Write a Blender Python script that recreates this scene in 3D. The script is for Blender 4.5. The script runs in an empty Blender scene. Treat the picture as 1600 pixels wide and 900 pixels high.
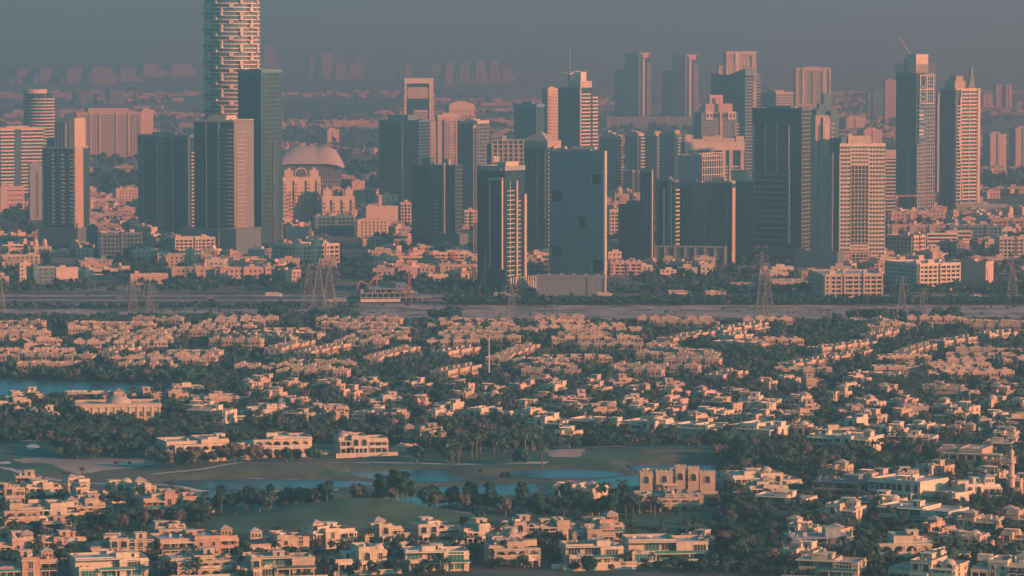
import bpy, math, random
import numpy as np
from mathutils import Vector, noise
R = math.radians
random.seed(7)
sc = bpy.context.scene
COL = sc.collection

# ------------------------------------------------------------------ camera
F, H0, HORI = 6225.0, 200.0, 30.0
PITCH = math.atan((450 - HORI) / F)
cam = bpy.data.cameras.new('camera'); cam.sensor_width = 36; cam.lens = 36 * F / 1600
cam.clip_start = 5; cam.clip_end = 90000
camo = bpy.data.objects.new('camera', cam); COL.objects.link(camo)
camo.location = (0, 0, H0); camo.rotation_euler = (math.pi / 2 - PITCH, 0, 0)
sc.camera = camo
# ------------------------------------------------------------------ light
SUN_AZ, SUN_EL = 62.0, 13.0
w = bpy.data.worlds.new('World'); sc.world = w; w.use_nodes = True
nt = w.node_tree; bg = nt.nodes['Background']
sky = nt.nodes.new('ShaderNodeTexSky'); sky.sky_type = 'NISHITA'; sky.sun_disc = False
sky.sun_elevation = R(SUN_EL); sky.sun_rotation = R(180 - SUN_AZ)
sky.air_density = 1.0; sky.dust_density = 1.0; sky.ozone_density = 1.0
tint = nt.nodes.new('ShaderNodeMix'); tint.data_type = 'RGBA'; tint.blend_type = 'MULTIPLY'
tint.inputs[0].default_value = 1.0; tint.inputs[7].default_value = (0.09, 1.44, 1.70, 1)
nt.links.new(sky.outputs[0], tint.inputs[6]); nt.links.new(tint.outputs[2], bg.inputs[0])
bg.inputs[1].default_value = 0.080
sl = bpy.data.lights.new('sun', 'SUN'); sl.energy = 5.0; sl.angle = R(0.6); sl.color = (1.0, 0.52, 0.265)
so = bpy.data.objects.new('sun', sl); COL.objects.link(so)
sdir = Vector((math.sin(R(SUN_AZ)) * math.cos(R(SUN_EL)), -math.cos(R(SUN_AZ)) * math.cos(R(SUN_EL)), math.sin(R(SUN_EL))))
so.rotation_euler = sdir.to_track_quat('Z', 'Y').to_euler()
so.location = (0, 0, 800)
sc.view_settings.view_transform = 'Standard'; sc.view_settings.look = 'None'
sc.view_settings.exposure = 1.0; sc.view_settings.gamma = 1.0
sc.render.engine = 'CYCLES'
cy = sc.cycles
cy.max_bounces = 4; cy.diffuse_bounces = 2; cy.glossy_bounces = 2; cy.transmission_bounces = 2
cy.volume_bounces = 0; cy.transparent_max_bounces = 4; cy.use_denoising = True
cy.sample_clamp_indirect = 4; cy.caustics_reflective = False; cy.caustics_refractive = False
HAZE_DENSITY = 0.00025
HAZE_COLOR = (0.56, 0.54, 0.515, 1)

# ------------------------------------------------------------------ pixel <-> world
CF = Vector((0, math.cos(PITCH), -math.sin(PITCH))); CU = Vector((0, math.sin(PITCH), math.cos(PITCH)))
def ray(px, py):
    return Vector((px - 800, 0, 0)) + CF * F + CU * (450 - py)
def G(px, py, z=0.0):
    d = ray(px, py); t = (z - H0) / d.z
    return Vector((d.x * t, d.y * t, z))
def scale_at(Y):                       # photo pixels per metre at ground distance Y
    return F / (Y * CF.y + H0 * math.sin(PITCH)) if Y else 0
def ztop(py, Y):                       # height of a point at distance Y seen at pixel row py
    d = ray(800, py); return H0 + d.z / d.y * Y
def topix(x, y, z=0.0):
    v = Vector((x, y, z - H0)); dep = v.dot(CF)
    return 800 + v.x / dep * F, 450 - v.dot(CU) / dep * F

# ------------------------------------------------------------------ materials
def M(name, col, rough=0.85, var=0.12, scale=0.25, spec=0.25, metal=0.0, streak=0.0, objvar=0.08, bump=0.0, col2=None):
    m = bpy.data.materials.new(name); m.use_nodes = True
    t = m.node_tree; b = t.nodes['Principled BSDF']
    b.inputs['Roughness'].default_value = rough; b.inputs['Metallic'].default_value = metal
    b.inputs['Specular IOR Level'].default_value = spec
    tc = t.nodes.new('ShaderNodeTexCoord')
    n = t.nodes.new('ShaderNodeTexNoise'); n.inputs['Scale'].default_value = scale; n.inputs['Detail'].default_value = 5
    t.links.new(tc.outputs['Object'], n.inputs['Vector'])
    r = t.nodes.new('ShaderNodeMapRange'); r.inputs[1].default_value = .3; r.inputs[2].default_value = .7
    r.inputs[3].default_value = 1 - var; r.inputs[4].default_value = 1 + var
    t.links.new(n.outputs['Fac'], r.inputs[0])
    val = r.outputs[0]
    if streak:
        mp = t.nodes.new('ShaderNodeMapping'); mp.inputs['Scale'].default_value = (1.2, 1.2, 0.06)
        n2 = t.nodes.new('ShaderNodeTexNoise'); n2.inputs['Scale'].default_value = 1.0; n2.inputs['Detail'].default_value = 4
        t.links.new(tc.outputs['Object'], mp.inputs[0]); t.links.new(mp.outputs[0], n2.inputs['Vector'])
        r2 = t.nodes.new('ShaderNodeMapRange'); r2.inputs[1].default_value = .35; r2.inputs[2].default_value = .65
        r2.inputs[3].default_value = 1 - streak; r2.inputs[4].default_value = 1.0
        t.links.new(n2.outputs['Fac'], r2.inputs[0])
        mm = t.nodes.new('ShaderNodeMath'); mm.operation = 'MULTIPLY'
        t.links.new(val, mm.inputs[0]); t.links.new(r2.outputs[0], mm.inputs[1]); val = mm.outputs[0]
    if objvar:
        oi = t.nodes.new('ShaderNodeObjectInfo')
        r3 = t.nodes.new('ShaderNodeMapRange'); r3.inputs[3].default_value = 1 - objvar; r3.inputs[4].default_value = 1 + objvar
        t.links.new(oi.outputs['Random'], r3.inputs[0])
        mm = t.nodes.new('ShaderNodeMath'); mm.operation = 'MULTIPLY'
        t.links.new(val, mm.inputs[0]); t.links.new(r3.outputs[0], mm.inputs[1]); val = mm.outputs[0]
    base = t.nodes.new('ShaderNodeRGB'); base.outputs[0].default_value = (*col, 1)
    cout = base.outputs[0]
    if col2:
        n3 = t.nodes.new('ShaderNodeTexNoise'); n3.inputs['Scale'].default_value = scale * .35; n3.inputs['Detail'].default_value = 6
        t.links.new(tc.outputs['Object'], n3.inputs['Vector'])
        r4 = t.nodes.new('ShaderNodeMapRange'); r4.inputs[1].default_value = .42; r4.inputs[2].default_value = .6
        t.links.new(n3.outputs['Fac'], r4.inputs[0])
        mx = t.nodes.new('ShaderNodeMix'); mx.data_type = 'RGBA'
        t.links.new(r4.outputs[0], mx.inputs[0]); t.links.new(cout, mx.inputs[6]); mx.inputs[7].default_value = (*col2, 1)
        cout = mx.outputs[2]
    vm = t.nodes.new('ShaderNodeVectorMath'); vm.operation = 'SCALE'
    t.links.new(cout, vm.inputs[0]); t.links.new(val, vm.inputs['Scale'])
    t.links.new(vm.outputs[0], b.inputs['Base Color'])
    if bump:
        bn = t.nodes.new('ShaderNodeBump'); bn.inputs['Strength'].default_value = .6; bn.inputs['Distance'].default_value = bump
        t.links.new(n.outputs['Fac'], bn.inputs['Height']); t.links.new(bn.outputs[0], b.inputs['Normal'])
    return m
MT = {
 'white': M('white_render', (.60, .465, .335), streak=.16, scale=.4),
 'cream': M('cream_render', (.54, .395, .27), streak=.22, scale=.4),
 'sand': M('sand_render', (.44, .31, .215), streak=.18, scale=.4),
 'tan': M('tan_render', (.40, .27, .19), streak=.16, scale=.4),
 'pink': M('pink_render', (.50, .31, .25), streak=.14, scale=.4),
 'terra': M('terracotta_render', (.42, .23, .15), streak=.14, scale=.4),
 'red': M('red_paint', (.36, .10, .08), scale=.4),
 'grey': M('grey_concrete', (.28, .275, .27), streak=.2, scale=.4),
 'mgrey': M('warm_grey_panel', (.21, .185, .17), streak=.2, scale=.4),
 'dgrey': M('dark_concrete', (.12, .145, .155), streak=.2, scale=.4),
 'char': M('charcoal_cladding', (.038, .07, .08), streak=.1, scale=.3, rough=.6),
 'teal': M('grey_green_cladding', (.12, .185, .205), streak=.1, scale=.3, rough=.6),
 'roof': M('roof_screed', (.40, .36, .32), var=.25, scale=.7),
 'rooft': M('roof_tile', (.34, .25, .20), var=.2, scale=1.2),
 'dome': M('dome_render', (.40, .31, .24), var=.1, scale=.5),
 'gd': M('dark_glass', (.014, .045, .055), rough=.12, spec=.6, var=.3, scale=.15, objvar=.2),
 'gb': M('blue_glass', (.03, .085, .105), rough=.14, spec=.7, var=.3, scale=.12, objvar=.2),
 'gl': M('pale_glass', (.13, .19, .20), rough=.2, spec=.6, var=.3, scale=.2, objvar=.2),
 'win': M('window_glass', (.03, .045, .05), rough=.15, spec=.6, var=.2, objvar=.4),
 'gg': M('green_glass', (.04, .16, .15), rough=.15, spec=.6, var=.2, objvar=.2),
 'steel': M('galvanised_steel', (.17, .155, .15), rough=.6, metal=.0, var=.08),
 'redst': M('red_steel', (.50, .16, .12), rough=.5, var=.1),
 'membrane': M('white_membrane', (.40, .31, .26), rough=.7, var=.05, scale=.1),
 'bark': M('bark', (.13, .10, .08), var=.2, scale=2),
 'leaf': M('dark_leaves', (.018, .058, .044), var=.45, scale=.5, objvar=.25, col2=(.028, .062, .045), spec=.1),
 'leaf2': M('olive_leaves', (.036, .062, .048), var=.45, scale=.5, objvar=.25, col2=(.055, .068, .052), spec=.1),
 'leaf3': M('dusty_brown_leaves', (.095, .075, .068), var=.4, scale=.5, objvar=.2, spec=.1),
 'palm': M('palm_fronds', (.045, .070, .050), var=.35, scale=1, objvar=.25, spec=.15),
 'turf': M('fairway_turf', (.026, .082, .048), var=.38, scale=.06, objvar=0, col2=(.046, .080, .050), bump=.1),
 'rough': M('rough_grass', (.085, .082, .055), var=.3, scale=.10, objvar=0, col2=(.080, .085, .050), bump=.2),
 'bunker': M('bunker_sand', (.52, .40, .32), var=.12, scale=.2, objvar=0),
 'dirt': M('bare_sand', (.30, .22, .175), var=.25, scale=.05, objvar=0, col2=(.22, .165, .135), bump=.2),
 'garden': M('garden_ground', (.070, .072, .060), var=.4, scale=.05, objvar=0, col2=(.025, .052, .042)),
 'strip': M('bare_desert_strip', (.38, .27, .21), var=.45, scale=.10, objvar=0, col2=(.15, .125, .10), bump=.3),
 'asphalt': M('asphalt', (.065, .065, .068), var=.15, scale=.05, objvar=0),
 'pave': M('pale_paving', (.38, .32, .27), var=.15, scale=.3, objvar=0),
}
def ground_mat():
    m = bpy.data.materials.new('desert_ground'); m.use_nodes = True; t = m.node_tree; b = t.nodes['Principled BSDF']
    b.inputs['Roughness'].default_value = .95; b.inputs['Specular IOR Level'].default_value = .1
    tc = t.nodes.new('ShaderNodeTexCoord')
    def nz(s, sc3, det=6):
        mp = t.nodes.new('ShaderNodeMapping'); mp.inputs['Scale'].default_value = sc3
        n = t.nodes.new('ShaderNodeTexNoise'); n.inputs['Scale'].default_value = s; n.inputs['Detail'].default_value = det; n.inputs['Roughness'].default_value = .65
        t.links.new(tc.outputs['Object'], mp.inputs[0]); t.links.new(mp.outputs[0], n.inputs['Vector']); return n.outputs['Fac']
    r = t.nodes.new('ShaderNodeValToRGB'); cr = r.color_ramp
    cr.elements[0].position = .36; cr.elements[0].color = (.045, .052, .036, 1)
    cr.elements[1].position = .66; cr.elements[1].color = (.42, .31, .24, 1)
    e = cr.elements.new(.47); e.color = (.10, .088, .066, 1)
    e = cr.elements.new(.55); e.color = (.25, .19, .15, 1)
    a = t.nodes.new('ShaderNodeMix'); a.data_type = 'FLOAT'; a.inputs[0].default_value = .42
    t.links.new(nz(.0011, (1, .8, 1)), a.inputs[2]); t.links.new(nz(.012, (.6, 1.2, 1)), a.inputs[3])
    t.links.new(a.outputs[0], r.inputs[0]); t.links.new(r.outputs[0], b.inputs['Base Color'])
    return m
MT['ground'] = ground_mat()
def water_mat():
    m = bpy.data.materials.new('pond_water'); m.use_nodes = True; t = m.node_tree; b = t.nodes['Principled BSDF']
    b.inputs['Base Color'].default_value = (.03, .085, .09, 1); b.inputs['Specular IOR Level'].default_value = .22; b.inputs['Roughness'].default_value = .25; b.inputs['IOR'].default_value = 1.33
    n = t.nodes.new('ShaderNodeTexNoise'); n.inputs['Scale'].default_value = .6; n.inputs['Detail'].default_value = 4
    tc = t.nodes.new('ShaderNodeTexCoord'); t.links.new(tc.outputs['Object'], n.inputs['Vector'])
    bn = t.nodes.new('ShaderNodeBump'); bn.inputs['Strength'].default_value = .3; bn.inputs['Distance'].default_value = .15
    t.links.new(n.outputs['Fac'], bn.inputs['Height']); t.links.new(bn.outputs[0], b.inputs['Normal'])
    return m
MT['water'] = water_mat()

# ------------------------------------------------------------------ mesh builder
class MB:
    def __init__(s): s.v = []; s.f = []; s.m = []; s.mats = []; s.smooth = False
    def mi(s, k):
        if k not in s.mats: s.mats.append(k)
        return s.mats.index(k)
    def poly(s, pts, k):
        n = len(s.v); s.v.extend(pts); s.f.append(tuple(range(n, n + len(pts)))); s.m.append(s.mi(k))
    def box(s, x0, y0, z0, x1, y1, z1, k):
        n = len(s.v)
        s.v.extend(((x0, y0, z0), (x1, y0, z0), (x1, y1, z0), (x0, y1, z0), (x0, y0, z1), (x1, y0, z1), (x1, y1, z1), (x0, y1, z1)))
        s.f.extend(((n, n+3, n+2, n+1), (n+4, n+5, n+6, n+7), (n, n+1, n+5, n+4), (n+1, n+2, n+6, n+5), (n+2, n+3, n+7, n+6), (n+3, n, n+4, n+7)))
        s.m.extend([s.mi(k)] * 6)
    def rbox(s, cx, cy, z0, wx, wy, h, ang, k):
        c, d = math.cos(ang), math.sin(ang); n = len(s.v)
        for z in (z0, z0 + h):
            for (u, v) in ((-wx/2, -wy/2), (wx/2, -wy/2), (wx/2, wy/2), (-wx/2, wy/2)):
                s.v.append((cx + u*c - v*d, cy + u*d + v*c, z))
        s.f.extend(((n, n+3, n+2, n+1), (n+4, n+5, n+6, n+7), (n, n+1, n+5, n+4), (n+1, n+2, n+6, n+5), (n+2, n+3, n+7, n+6), (n+3, n, n+4, n+7)))
        s.m.extend([s.mi(k)] * 6)
    def prism(s, pts, z0, z1, k):
        n = len(s.v); c = len(pts)
        s.v.extend([(x, y, z0) for x, y in pts]); s.v.extend([(x, y, z1) for x, y in pts])
        for i in range(c):
            j = (i + 1) % c; s.f.append((n+i, n+j, n+c+j, n+c+i)); s.m.append(s.mi(k))
        s.f.append(tuple(range(n+c, n+2*c))); s.m.append(s.mi(k))
        s.f.append(tuple(range(n+c-1, n-1, -1))); s.m.append(s.mi(k))
    def vprism(s, pts, y0, y1, k):            # outline in x,z extruded along y
        n = len(s.v); c = len(pts)
        s.v.extend([(x, y0, z) for x, z in pts]); s.v.extend([(x, y1, z) for x, z in pts])
        for i in range(c):
            j = (i + 1) % c; s.f.append((n+i, n+c+i, n+c+j, n+j)); s.m.append(s.mi(k))
        s.f.append(tuple(range(n, n+c))); s.m.append(s.mi(k))
        s.f.append(tuple(range(n+2*c-1, n+c-1, -1))); s.m.append(s.mi(k))
    def lathe(s, cx, cy, prof, seg, k, a0=0.0, a1=2*math.pi, sy=1.0):
        full = abs(a1 - a0 - 2*math.pi) < 1e-6; cnt = seg if full else seg + 1; n = len(s.v)
        for (r, z) in prof:
            for i in range(cnt):
                a = a0 + (a1 - a0) * i / seg
                s.v.append((cx + r * math.cos(a), cy + sy * r * math.sin(a), z))
        for p in range(len(prof) - 1):
            for i in range(seg):
                j = (i + 1) % cnt
                s.f.append((n+p*cnt+i, n+p*cnt+j, n+(p+1)*cnt+j, n+(p+1)*cnt+i)); s.m.append(s.mi(k))
    def bar(s, p, q, w, k):
        p = Vector(p); q = Vector(q); d = (q - p).normalized()
        a = d.cross(Vector((0, 0, 1)))
        if a.length < .01: a = Vector((1, 0, 0))
        a = a.normalized() * w / 2; b = d.cross(a).normalized() * w / 2; n = len(s.v)
        for c in (p, q):
            for e in (a + b, a - b, -a - b, b - a): s.v.append(tuple(c + e))
        for i in range(4):
            j = (i + 1) % 4; s.f.append((n+i, n+j, n+4+j, n+4+i)); s.m.append(s.mi(k))
    def mesh(s, name):
        me = bpy.data.meshes.new(name); me.from_pydata(s.v, [], s.f)
        me.polygons.foreach_set('material_index', s.m)
        if s.smooth: me.polygons.foreach_set('use_smooth', [True] * len(s.f))
        for k in s.mats: me.materials.append(MT[k])
        me.update(); return me
    def build(s, name, parent=None, loc=None, rz=0.0, kind=None):
        o = bpy.data.objects.new(name, s.mesh(name)); COL.objects.link(o)
        if parent: o.parent = parent
        if loc is not None: o.location = loc
        if rz: o.rotation_euler = (0, 0, rz)
        if kind: o['kind'] = kind
        return o
def tag(o, label=None, cat=None, group=None, kind=None):
    if label: o['label'] = label
    if cat: o['category'] = cat
    if group: o['group'] = group
    if kind: o['kind'] = kind
    return o
def thing(name, label, cat, loc, rz=0.0, group=None):
    o = bpy.data.objects.new(name, None); COL.objects.link(o); o.empty_display_size = 2
    o.location = loc; o.rotation_euler = (0, 0, rz); return tag(o, label, cat, group)
def inst(name, me, parent, loc=(0, 0, 0), rz=0.0, kind=None):
    o = bpy.data.objects.new(name, me); COL.objects.link(o); o.parent = parent; o.location = loc
    if rz: o.rotation_euler = (0, 0, rz)
    if kind: o['kind'] = kind
    return o
ORD = 'first second third fourth fifth sixth seventh eighth ninth tenth eleventh twelfth thirteenth fourteenth fifteenth sixteenth seventeenth eighteenth nineteenth twentieth'.split()
def ordn(i):
    if i < 20: return ORD[i]
    t = {2: 'twenty', 3: 'thirty', 4: 'forty', 5: 'fifty', 6: 'sixty', 7: 'seventy', 8: 'eighty', 9: 'ninety'}[(i + 1) // 10]
    u = (i + 1) % 10
    return t + '-' + ORD[u - 1] if u else t[:-1] + 'ieth'
OCC = []                                # (x, y, radius) of everything that stands on the ground

# ------------------------------------------------------------------ setting: ground sheets
def sheet(name, pts, z, mat, label=None):
    mb = MB(); mb.poly([(x, y, z) for x, y in pts], mat); o = mb.build(name, kind='structure')
    return o
def pxpoly(name, pts, z, mat):
    return sheet(name, [tuple(G(a, b)[:2]) for a, b in pts][::-1], z, mat)
sheet('ground', [(-8900, -400), (8900, -400), (8900, 45900), (-8900, 45900)], 0, 'ground')
def band(name, ytop, ybot, z, mat, x0=-300, x1=1900, wav=0.0):
    top = []; bot = []
    n = 60
    for i in range(n + 1):
        x = x0 + (x1 - x0) * i / n
        top.append((x, ytop(x) if callable(ytop) else ytop)); bot.append((x, ybot(x) if callable(ybot) else ybot))
    return pxpoly(name, top + bot[::-1], z, mat)
band('residential_ground', 502, 960, .03, 'garden')
band('desert_strip', 461, 503, .04, 'strip')
band('highway', 463.6, 467.2, .10, 'asphalt')
band('sand_verge', 467.4, 470.6, .09, 'dirt')
band('highway', 471.0, 474.4, .10, 'asphalt')
band('median_strip', 474.6, 476.5, .09, 'dirt')
band('service_road', 487.2, 488.2, .10, 'pave')
band('sand_track', lambda x: 493.2 + 1.2 * math.sin(x * .013), lambda x: 494.0 + 1.2 * math.sin(x * .013), .11, 'pave')
band('sand_track', lambda x: 497.0 + 1.0 * math.sin(x * .009 + 1), lambda x: 497.7 + 1.0 * math.sin(x * .009 + 1), .11, 'dirt')
band('access_road', 429, 431.5, .06, 'asphalt')
for nm, x0, x1, y0_, y1_ in (('sand_flat', -200, 195, 119, 134), ('sand_flat', 440, 480, 108, 119), ('sand_flat', 560, 640, 133, 139), ('sand_flat', 640, 760, 133, 136), ('sand_flat', 800, 935, 108, 125), ('sand_flat', 780, 880, 150, 156), ('sand_flat', 1195, 1245, 129, 142), ('sand_flat', 1290, 1400, 150, 168), ('sand_flat', 1580, 1800, 150, 172), ('sand_flat', 440, 600, 195, 205), ('sand_flat', 120, 320, 222, 232), ('sand_flat', 240, 330, 196, 202)):
    n_ = 10; rq = random.Random(x0); top = [(x0 + (x1 - x0) * i / n_, y0_ + (y1_ - y0_) * (.5 - .5 * math.sin(math.pi * i / n_) ** .6) + rq.uniform(0, .8)) for i in range(n_ + 1)]; bot = [(x0 + (x1 - x0) * i / n_, y0_ + (y1_ - y0_) * (.5 + .5 * math.sin(math.pi * i / n_) ** .6) + rq.uniform(0, .8)) for i in range(n_ + 1)]
    pxpoly(nm, top + bot[::-1], .05, 'dirt')
# big lakes that lie flat beyond the golf course
pxpoly('lake', [(-200, 594), (60, 594), (150, 598), (260, 600), (292, 606), (300, 613), (270, 622), (200, 626), (60, 628), (-200, 628)], .12, 'water')
pxpoly('lake', [(1495, 672), (1560, 664), (1700, 660), (1700, 682), (1560, 684), (1500, 680)], .12, 'water')

LAKES = [
 [(262, 753), (330, 750), (400, 749.5), (500, 751), (560, 753), (592, 756.5), (550, 761), (480, 763), (400, 765), (330, 764), (285, 758)],
 [(293, 771), (330, 769), (425, 770), (430, 776), (415, 782), (350, 785), (310, 784)],
 [(542, 738), (620, 735), (690, 735), (702, 742), (724, 750), (690, 752.5), (610, 752.5), (570, 746)],
 [(662, 763), (740, 760), (800, 758), (832, 757), (835, 768), (800, 773), (740, 775), (690, 770)],
 [(800, 738), (830, 735), (880, 733), (950, 738), (967, 742), (940, 746), (860, 747), (808, 745)],
 [(900, 756), (960, 747), (1012, 743), (1012, 757), (960, 763), (920, 763)],
 [(533, 791), (600, 782), (640, 778), (722, 775), (722, 786), (640, 795), (560, 799)],
 [(985, 728), (1140, 727), (1152, 738), (1100, 743), (1000, 736)],
]
SANDS = [
 [(18, 724), (60, 721), (120, 723), (240, 719), (242, 732), (180, 742), (120, 749), (60, 739)],
 [(28, 697), (45, 692), (62, 695), (55, 699)], [(34, 712), (45, 706), (60, 709), (50, 714)], [(-20, 728), (12, 726), (14, 733), (-20, 734)],
 [(846, 722), (870, 713), (900, 713), (914, 720), (905, 726), (860, 726)],
 [(944, 709), (960, 706), (1020, 707), (1072, 709), (1070, 713), (1020, 712), (960, 712)],
 [(640, 808), (680, 800), (735, 806), (730, 813), (660, 814)],
 [(185, 729), (222, 727), (222, 732), (188, 733)],
]
ROUGHS = [
 [(100, 745), (260, 742), (300, 752), (262, 760), (180, 772), (0, 772), (-20, 760)],
 [(420, 784), (560, 778), (640, 790), (560, 800), (430, 792)],
 [(150, 842), (330, 838), (400, 846), (240, 850)],

 [(700, 750), (710, 735), (760, 732), (850, 735), (800, 745), (790, 752)],
 [(400, 768), (600, 757), (900, 748), (905, 756), (660, 762), (560, 770)],
 [(240, 745), (400, 720), (560, 722), (540, 740), (480, 750), (280, 750)],
 [(240, 720), (330, 716), (400, 722), (300, 745), (240, 745)],
 [(1030, 712), (1100, 715), (1090, 728), (990, 722)],
]
GR = (-330.0, 330.0, 1540.0, 1960.0)
def inpoly(X, Y, poly):
    ins = np.zeros(X.shape, bool); n = len(poly)
    for i in range(n):
        x1, y1 = poly[i]; x2, y2 = poly[(i + 1) % n]
        c = ((y1 > Y) != (y2 > Y)) & (X < (x2 - x1) * (Y - y1) / (y2 - y1 + 1e-9) + x1)
        ins ^= c
    return ins
def dist_poly(X, Y, poly):                 # distance in metres, world polygon
    d = np.full(X.shape, 1e9); n = len(poly)
    for i in range(n):
        ax, ay = poly[i]; bx, by = poly[(i + 1) % n]; dx, dy = bx - ax, by - ay
        t = np.clip(((X - ax) * dx + (Y - ay) * dy) / (dx * dx + dy * dy + 1e-9), 0, 1)
        d = np.minimum(d, np.hypot(X - ax - t * dx, Y - ay - t * dy))
    return d
def golf():
    xs = np.arange(GR[0], GR[1] + .1, 1.5); ys = np.arange(GR[2], GR[3] + .1, 2.0)
    X, Y = np.meshgrid(xs, ys); nx, ny = len(xs), len(ys)
    bump = (np.sin(X * .031 + 1.3 * np.sin(Y * .021)) * np.sin(Y * .026 + .8) * .5 + .5) * 1.6 + (np.sin(X * .083 + Y * .05) * np.sin(Y * .11 - X * .02) * .5 + .5) * .5
    Z = .25 + bump
    # mounds that the photograph shows
    for (px, py, rx, ry, h) in ((590, 815, 34, 20, 3.4), (505, 820, 38, 18, 2.6), (680, 822, 26, 14, 1.4), (1085, 838, 28, 16, 3.6), (985, 716, 50, 22, 2.4), (430, 738, 40, 20, 1.8), (120, 705, 55, 30, 2.2), (880, 722, 18, 12, 2.0), (30, 742, 40, 22, 2.6)):
        p = G(px, py); Z += 1.5 * h * np.exp(-(((X - p.x) / rx) ** 2 + ((Y - p.y) / ry) ** 2))
    jit = np.array([[noise.noise(Vector((x * .12, y * .12, 3))) for x in xs] for y in ys]) * 2.2
    mats = np.zeros(X.shape, int)
    for poly in ROUGHS:
        wp = [tuple(G(a, b)[:2]) for a, b in poly]
        mats[inpoly(X + jit * 2, Y + jit * 4, wp)] = 1
    for poly in SANDS:
        wp = [tuple(G(a, b)[:2]) for a, b in poly]
        ins = inpoly(X + jit * .6, Y + jit, wp); mats[ins] = 3 if poly[0] in ((18, 724), (846, 722), (640, 808)) else 2
    for poly in LAKES:
        wp = [tuple(G(a, b)[:2]) for a, b in poly]
        ins = inpoly(X, Y, wp); d = dist_poly(X, Y, wp) * np.where(ins, -1, 1)
        k = np.clip((d + 3) / 16, 0, 1); k = k * k * (3 - 2 * k)
        Z = Z * k - (1 - k) * .8
        mats[(d < 6.5 + jit * 1.5) & (mats != 2)] = 1
        mats[(d < 1.5)] = 3
    for path in ([(240, 748), (330, 742), (420, 733), (520, 730), (640, 728), (780, 730), (850, 729)], [(860, 706), (950, 702), (1040, 704), (1120, 712), (1170, 722)], [(0, 745), (60, 752), (150, 760), (250, 764), (300, 768), (420, 768), (520, 770)]):
        wp = [tuple(G(a, b)[:2]) for a, b in path]; dd = np.full(X.shape, 1e9)
        for (ax, ay), (bx, by) in zip(wp, wp[1:]):
            t_ = np.clip(((X - ax) * (bx - ax) + (Y - ay) * (by - ay)) / ((bx - ax) ** 2 + (by - ay) ** 2), 0, 1); dd = np.minimum(dd, np.hypot(X - ax - t_ * (bx - ax), Y - ay - t_ * (by - ay)))
        mats[(dd + jit * .3 < 1.7) & (mats != 2)] = 4
    # edge of the course falls to the ground
    e = np.minimum(np.minimum(X - GR[0], GR[1] - X), np.minimum(Y - GR[2], GR[3] - Y)); Z = np.where(e < 8, Z * np.clip(e / 8, 0, 1) - .02, Z)
    v = np.stack([X.ravel(), Y.ravel(), Z.ravel()], 1)
    idx = np.arange(nx * ny).reshape(ny, nx)
    f = np.stack([idx[:-1, :-1].ravel(), idx[:-1, 1:].ravel(), idx[1:, 1:].ravel(), idx[1:, :-1].ravel()], 1)
    me = bpy.data.meshes.new('golf_course'); me.vertices.add(len(v)); me.vertices.foreach_set('co', v.ravel())
    me.loops.add(f.size); me.loops.foreach_set('vertex_index', f.ravel())
    me.polygons.add(len(f)); me.polygons.foreach_set('loop_start', np.arange(0, f.size, 4)); me.polygons.foreach_set('loop_total', np.full(len(f), 4))
    for k in ('turf', 'rough', 'bunker', 'dirt', 'pave'): me.materials.append(MT[k])
    me.polygons.foreach_set('material_index', mats[:-1, :-1].ravel()); me.polygons.foreach_set('use_smooth', np.ones(len(f), bool))
    me.update(calc_edges=True); me.validate()
    o = bpy.data.objects.new('golf_course', me); COL.objects.link(o); o['kind'] = 'structure'
    return xs, ys, Z
GX, GY, GZ = golf()
for poly in LAKES:
    c = [sum(p[0] for p in poly) / len(poly), sum(p[1] for p in poly) / len(poly)]
    wp = [G(a, b) for a, b in poly]; cx = sum(p.x for p in wp) / len(wp); cy_ = sum(p.y for p in wp) / len(wp)
    pts = []
    for p in wp:
        d = Vector((p.x - cx, p.y - cy_)); l = d.length; d = d * ((l + 2.0) / l); pts.append((cx + d.x, cy_ + d.y))
    sheet('pond', pts[::-1], .16, 'water')
def hz(x, y):
    if GR[0] < x < GR[1] and GR[2] < y < GR[3]:
        i = int((x - GR[0]) / 1.5); j = int((y - GR[2]) / 2.0)
        return max(.03, float(GZ[min(j, len(GY) - 1), min(i, len(GX) - 1)]))
    return .03
def in_lake(px, py, m=3):
    for poly in LAKES + [[(-200, 594), (60, 594), (150, 598), (260, 600), (300, 610), (200, 626), (-200, 628)]]:
        if bool(inpoly(np.array([px]), np.array([py]), poly)[0]): return True
    return False

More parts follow.
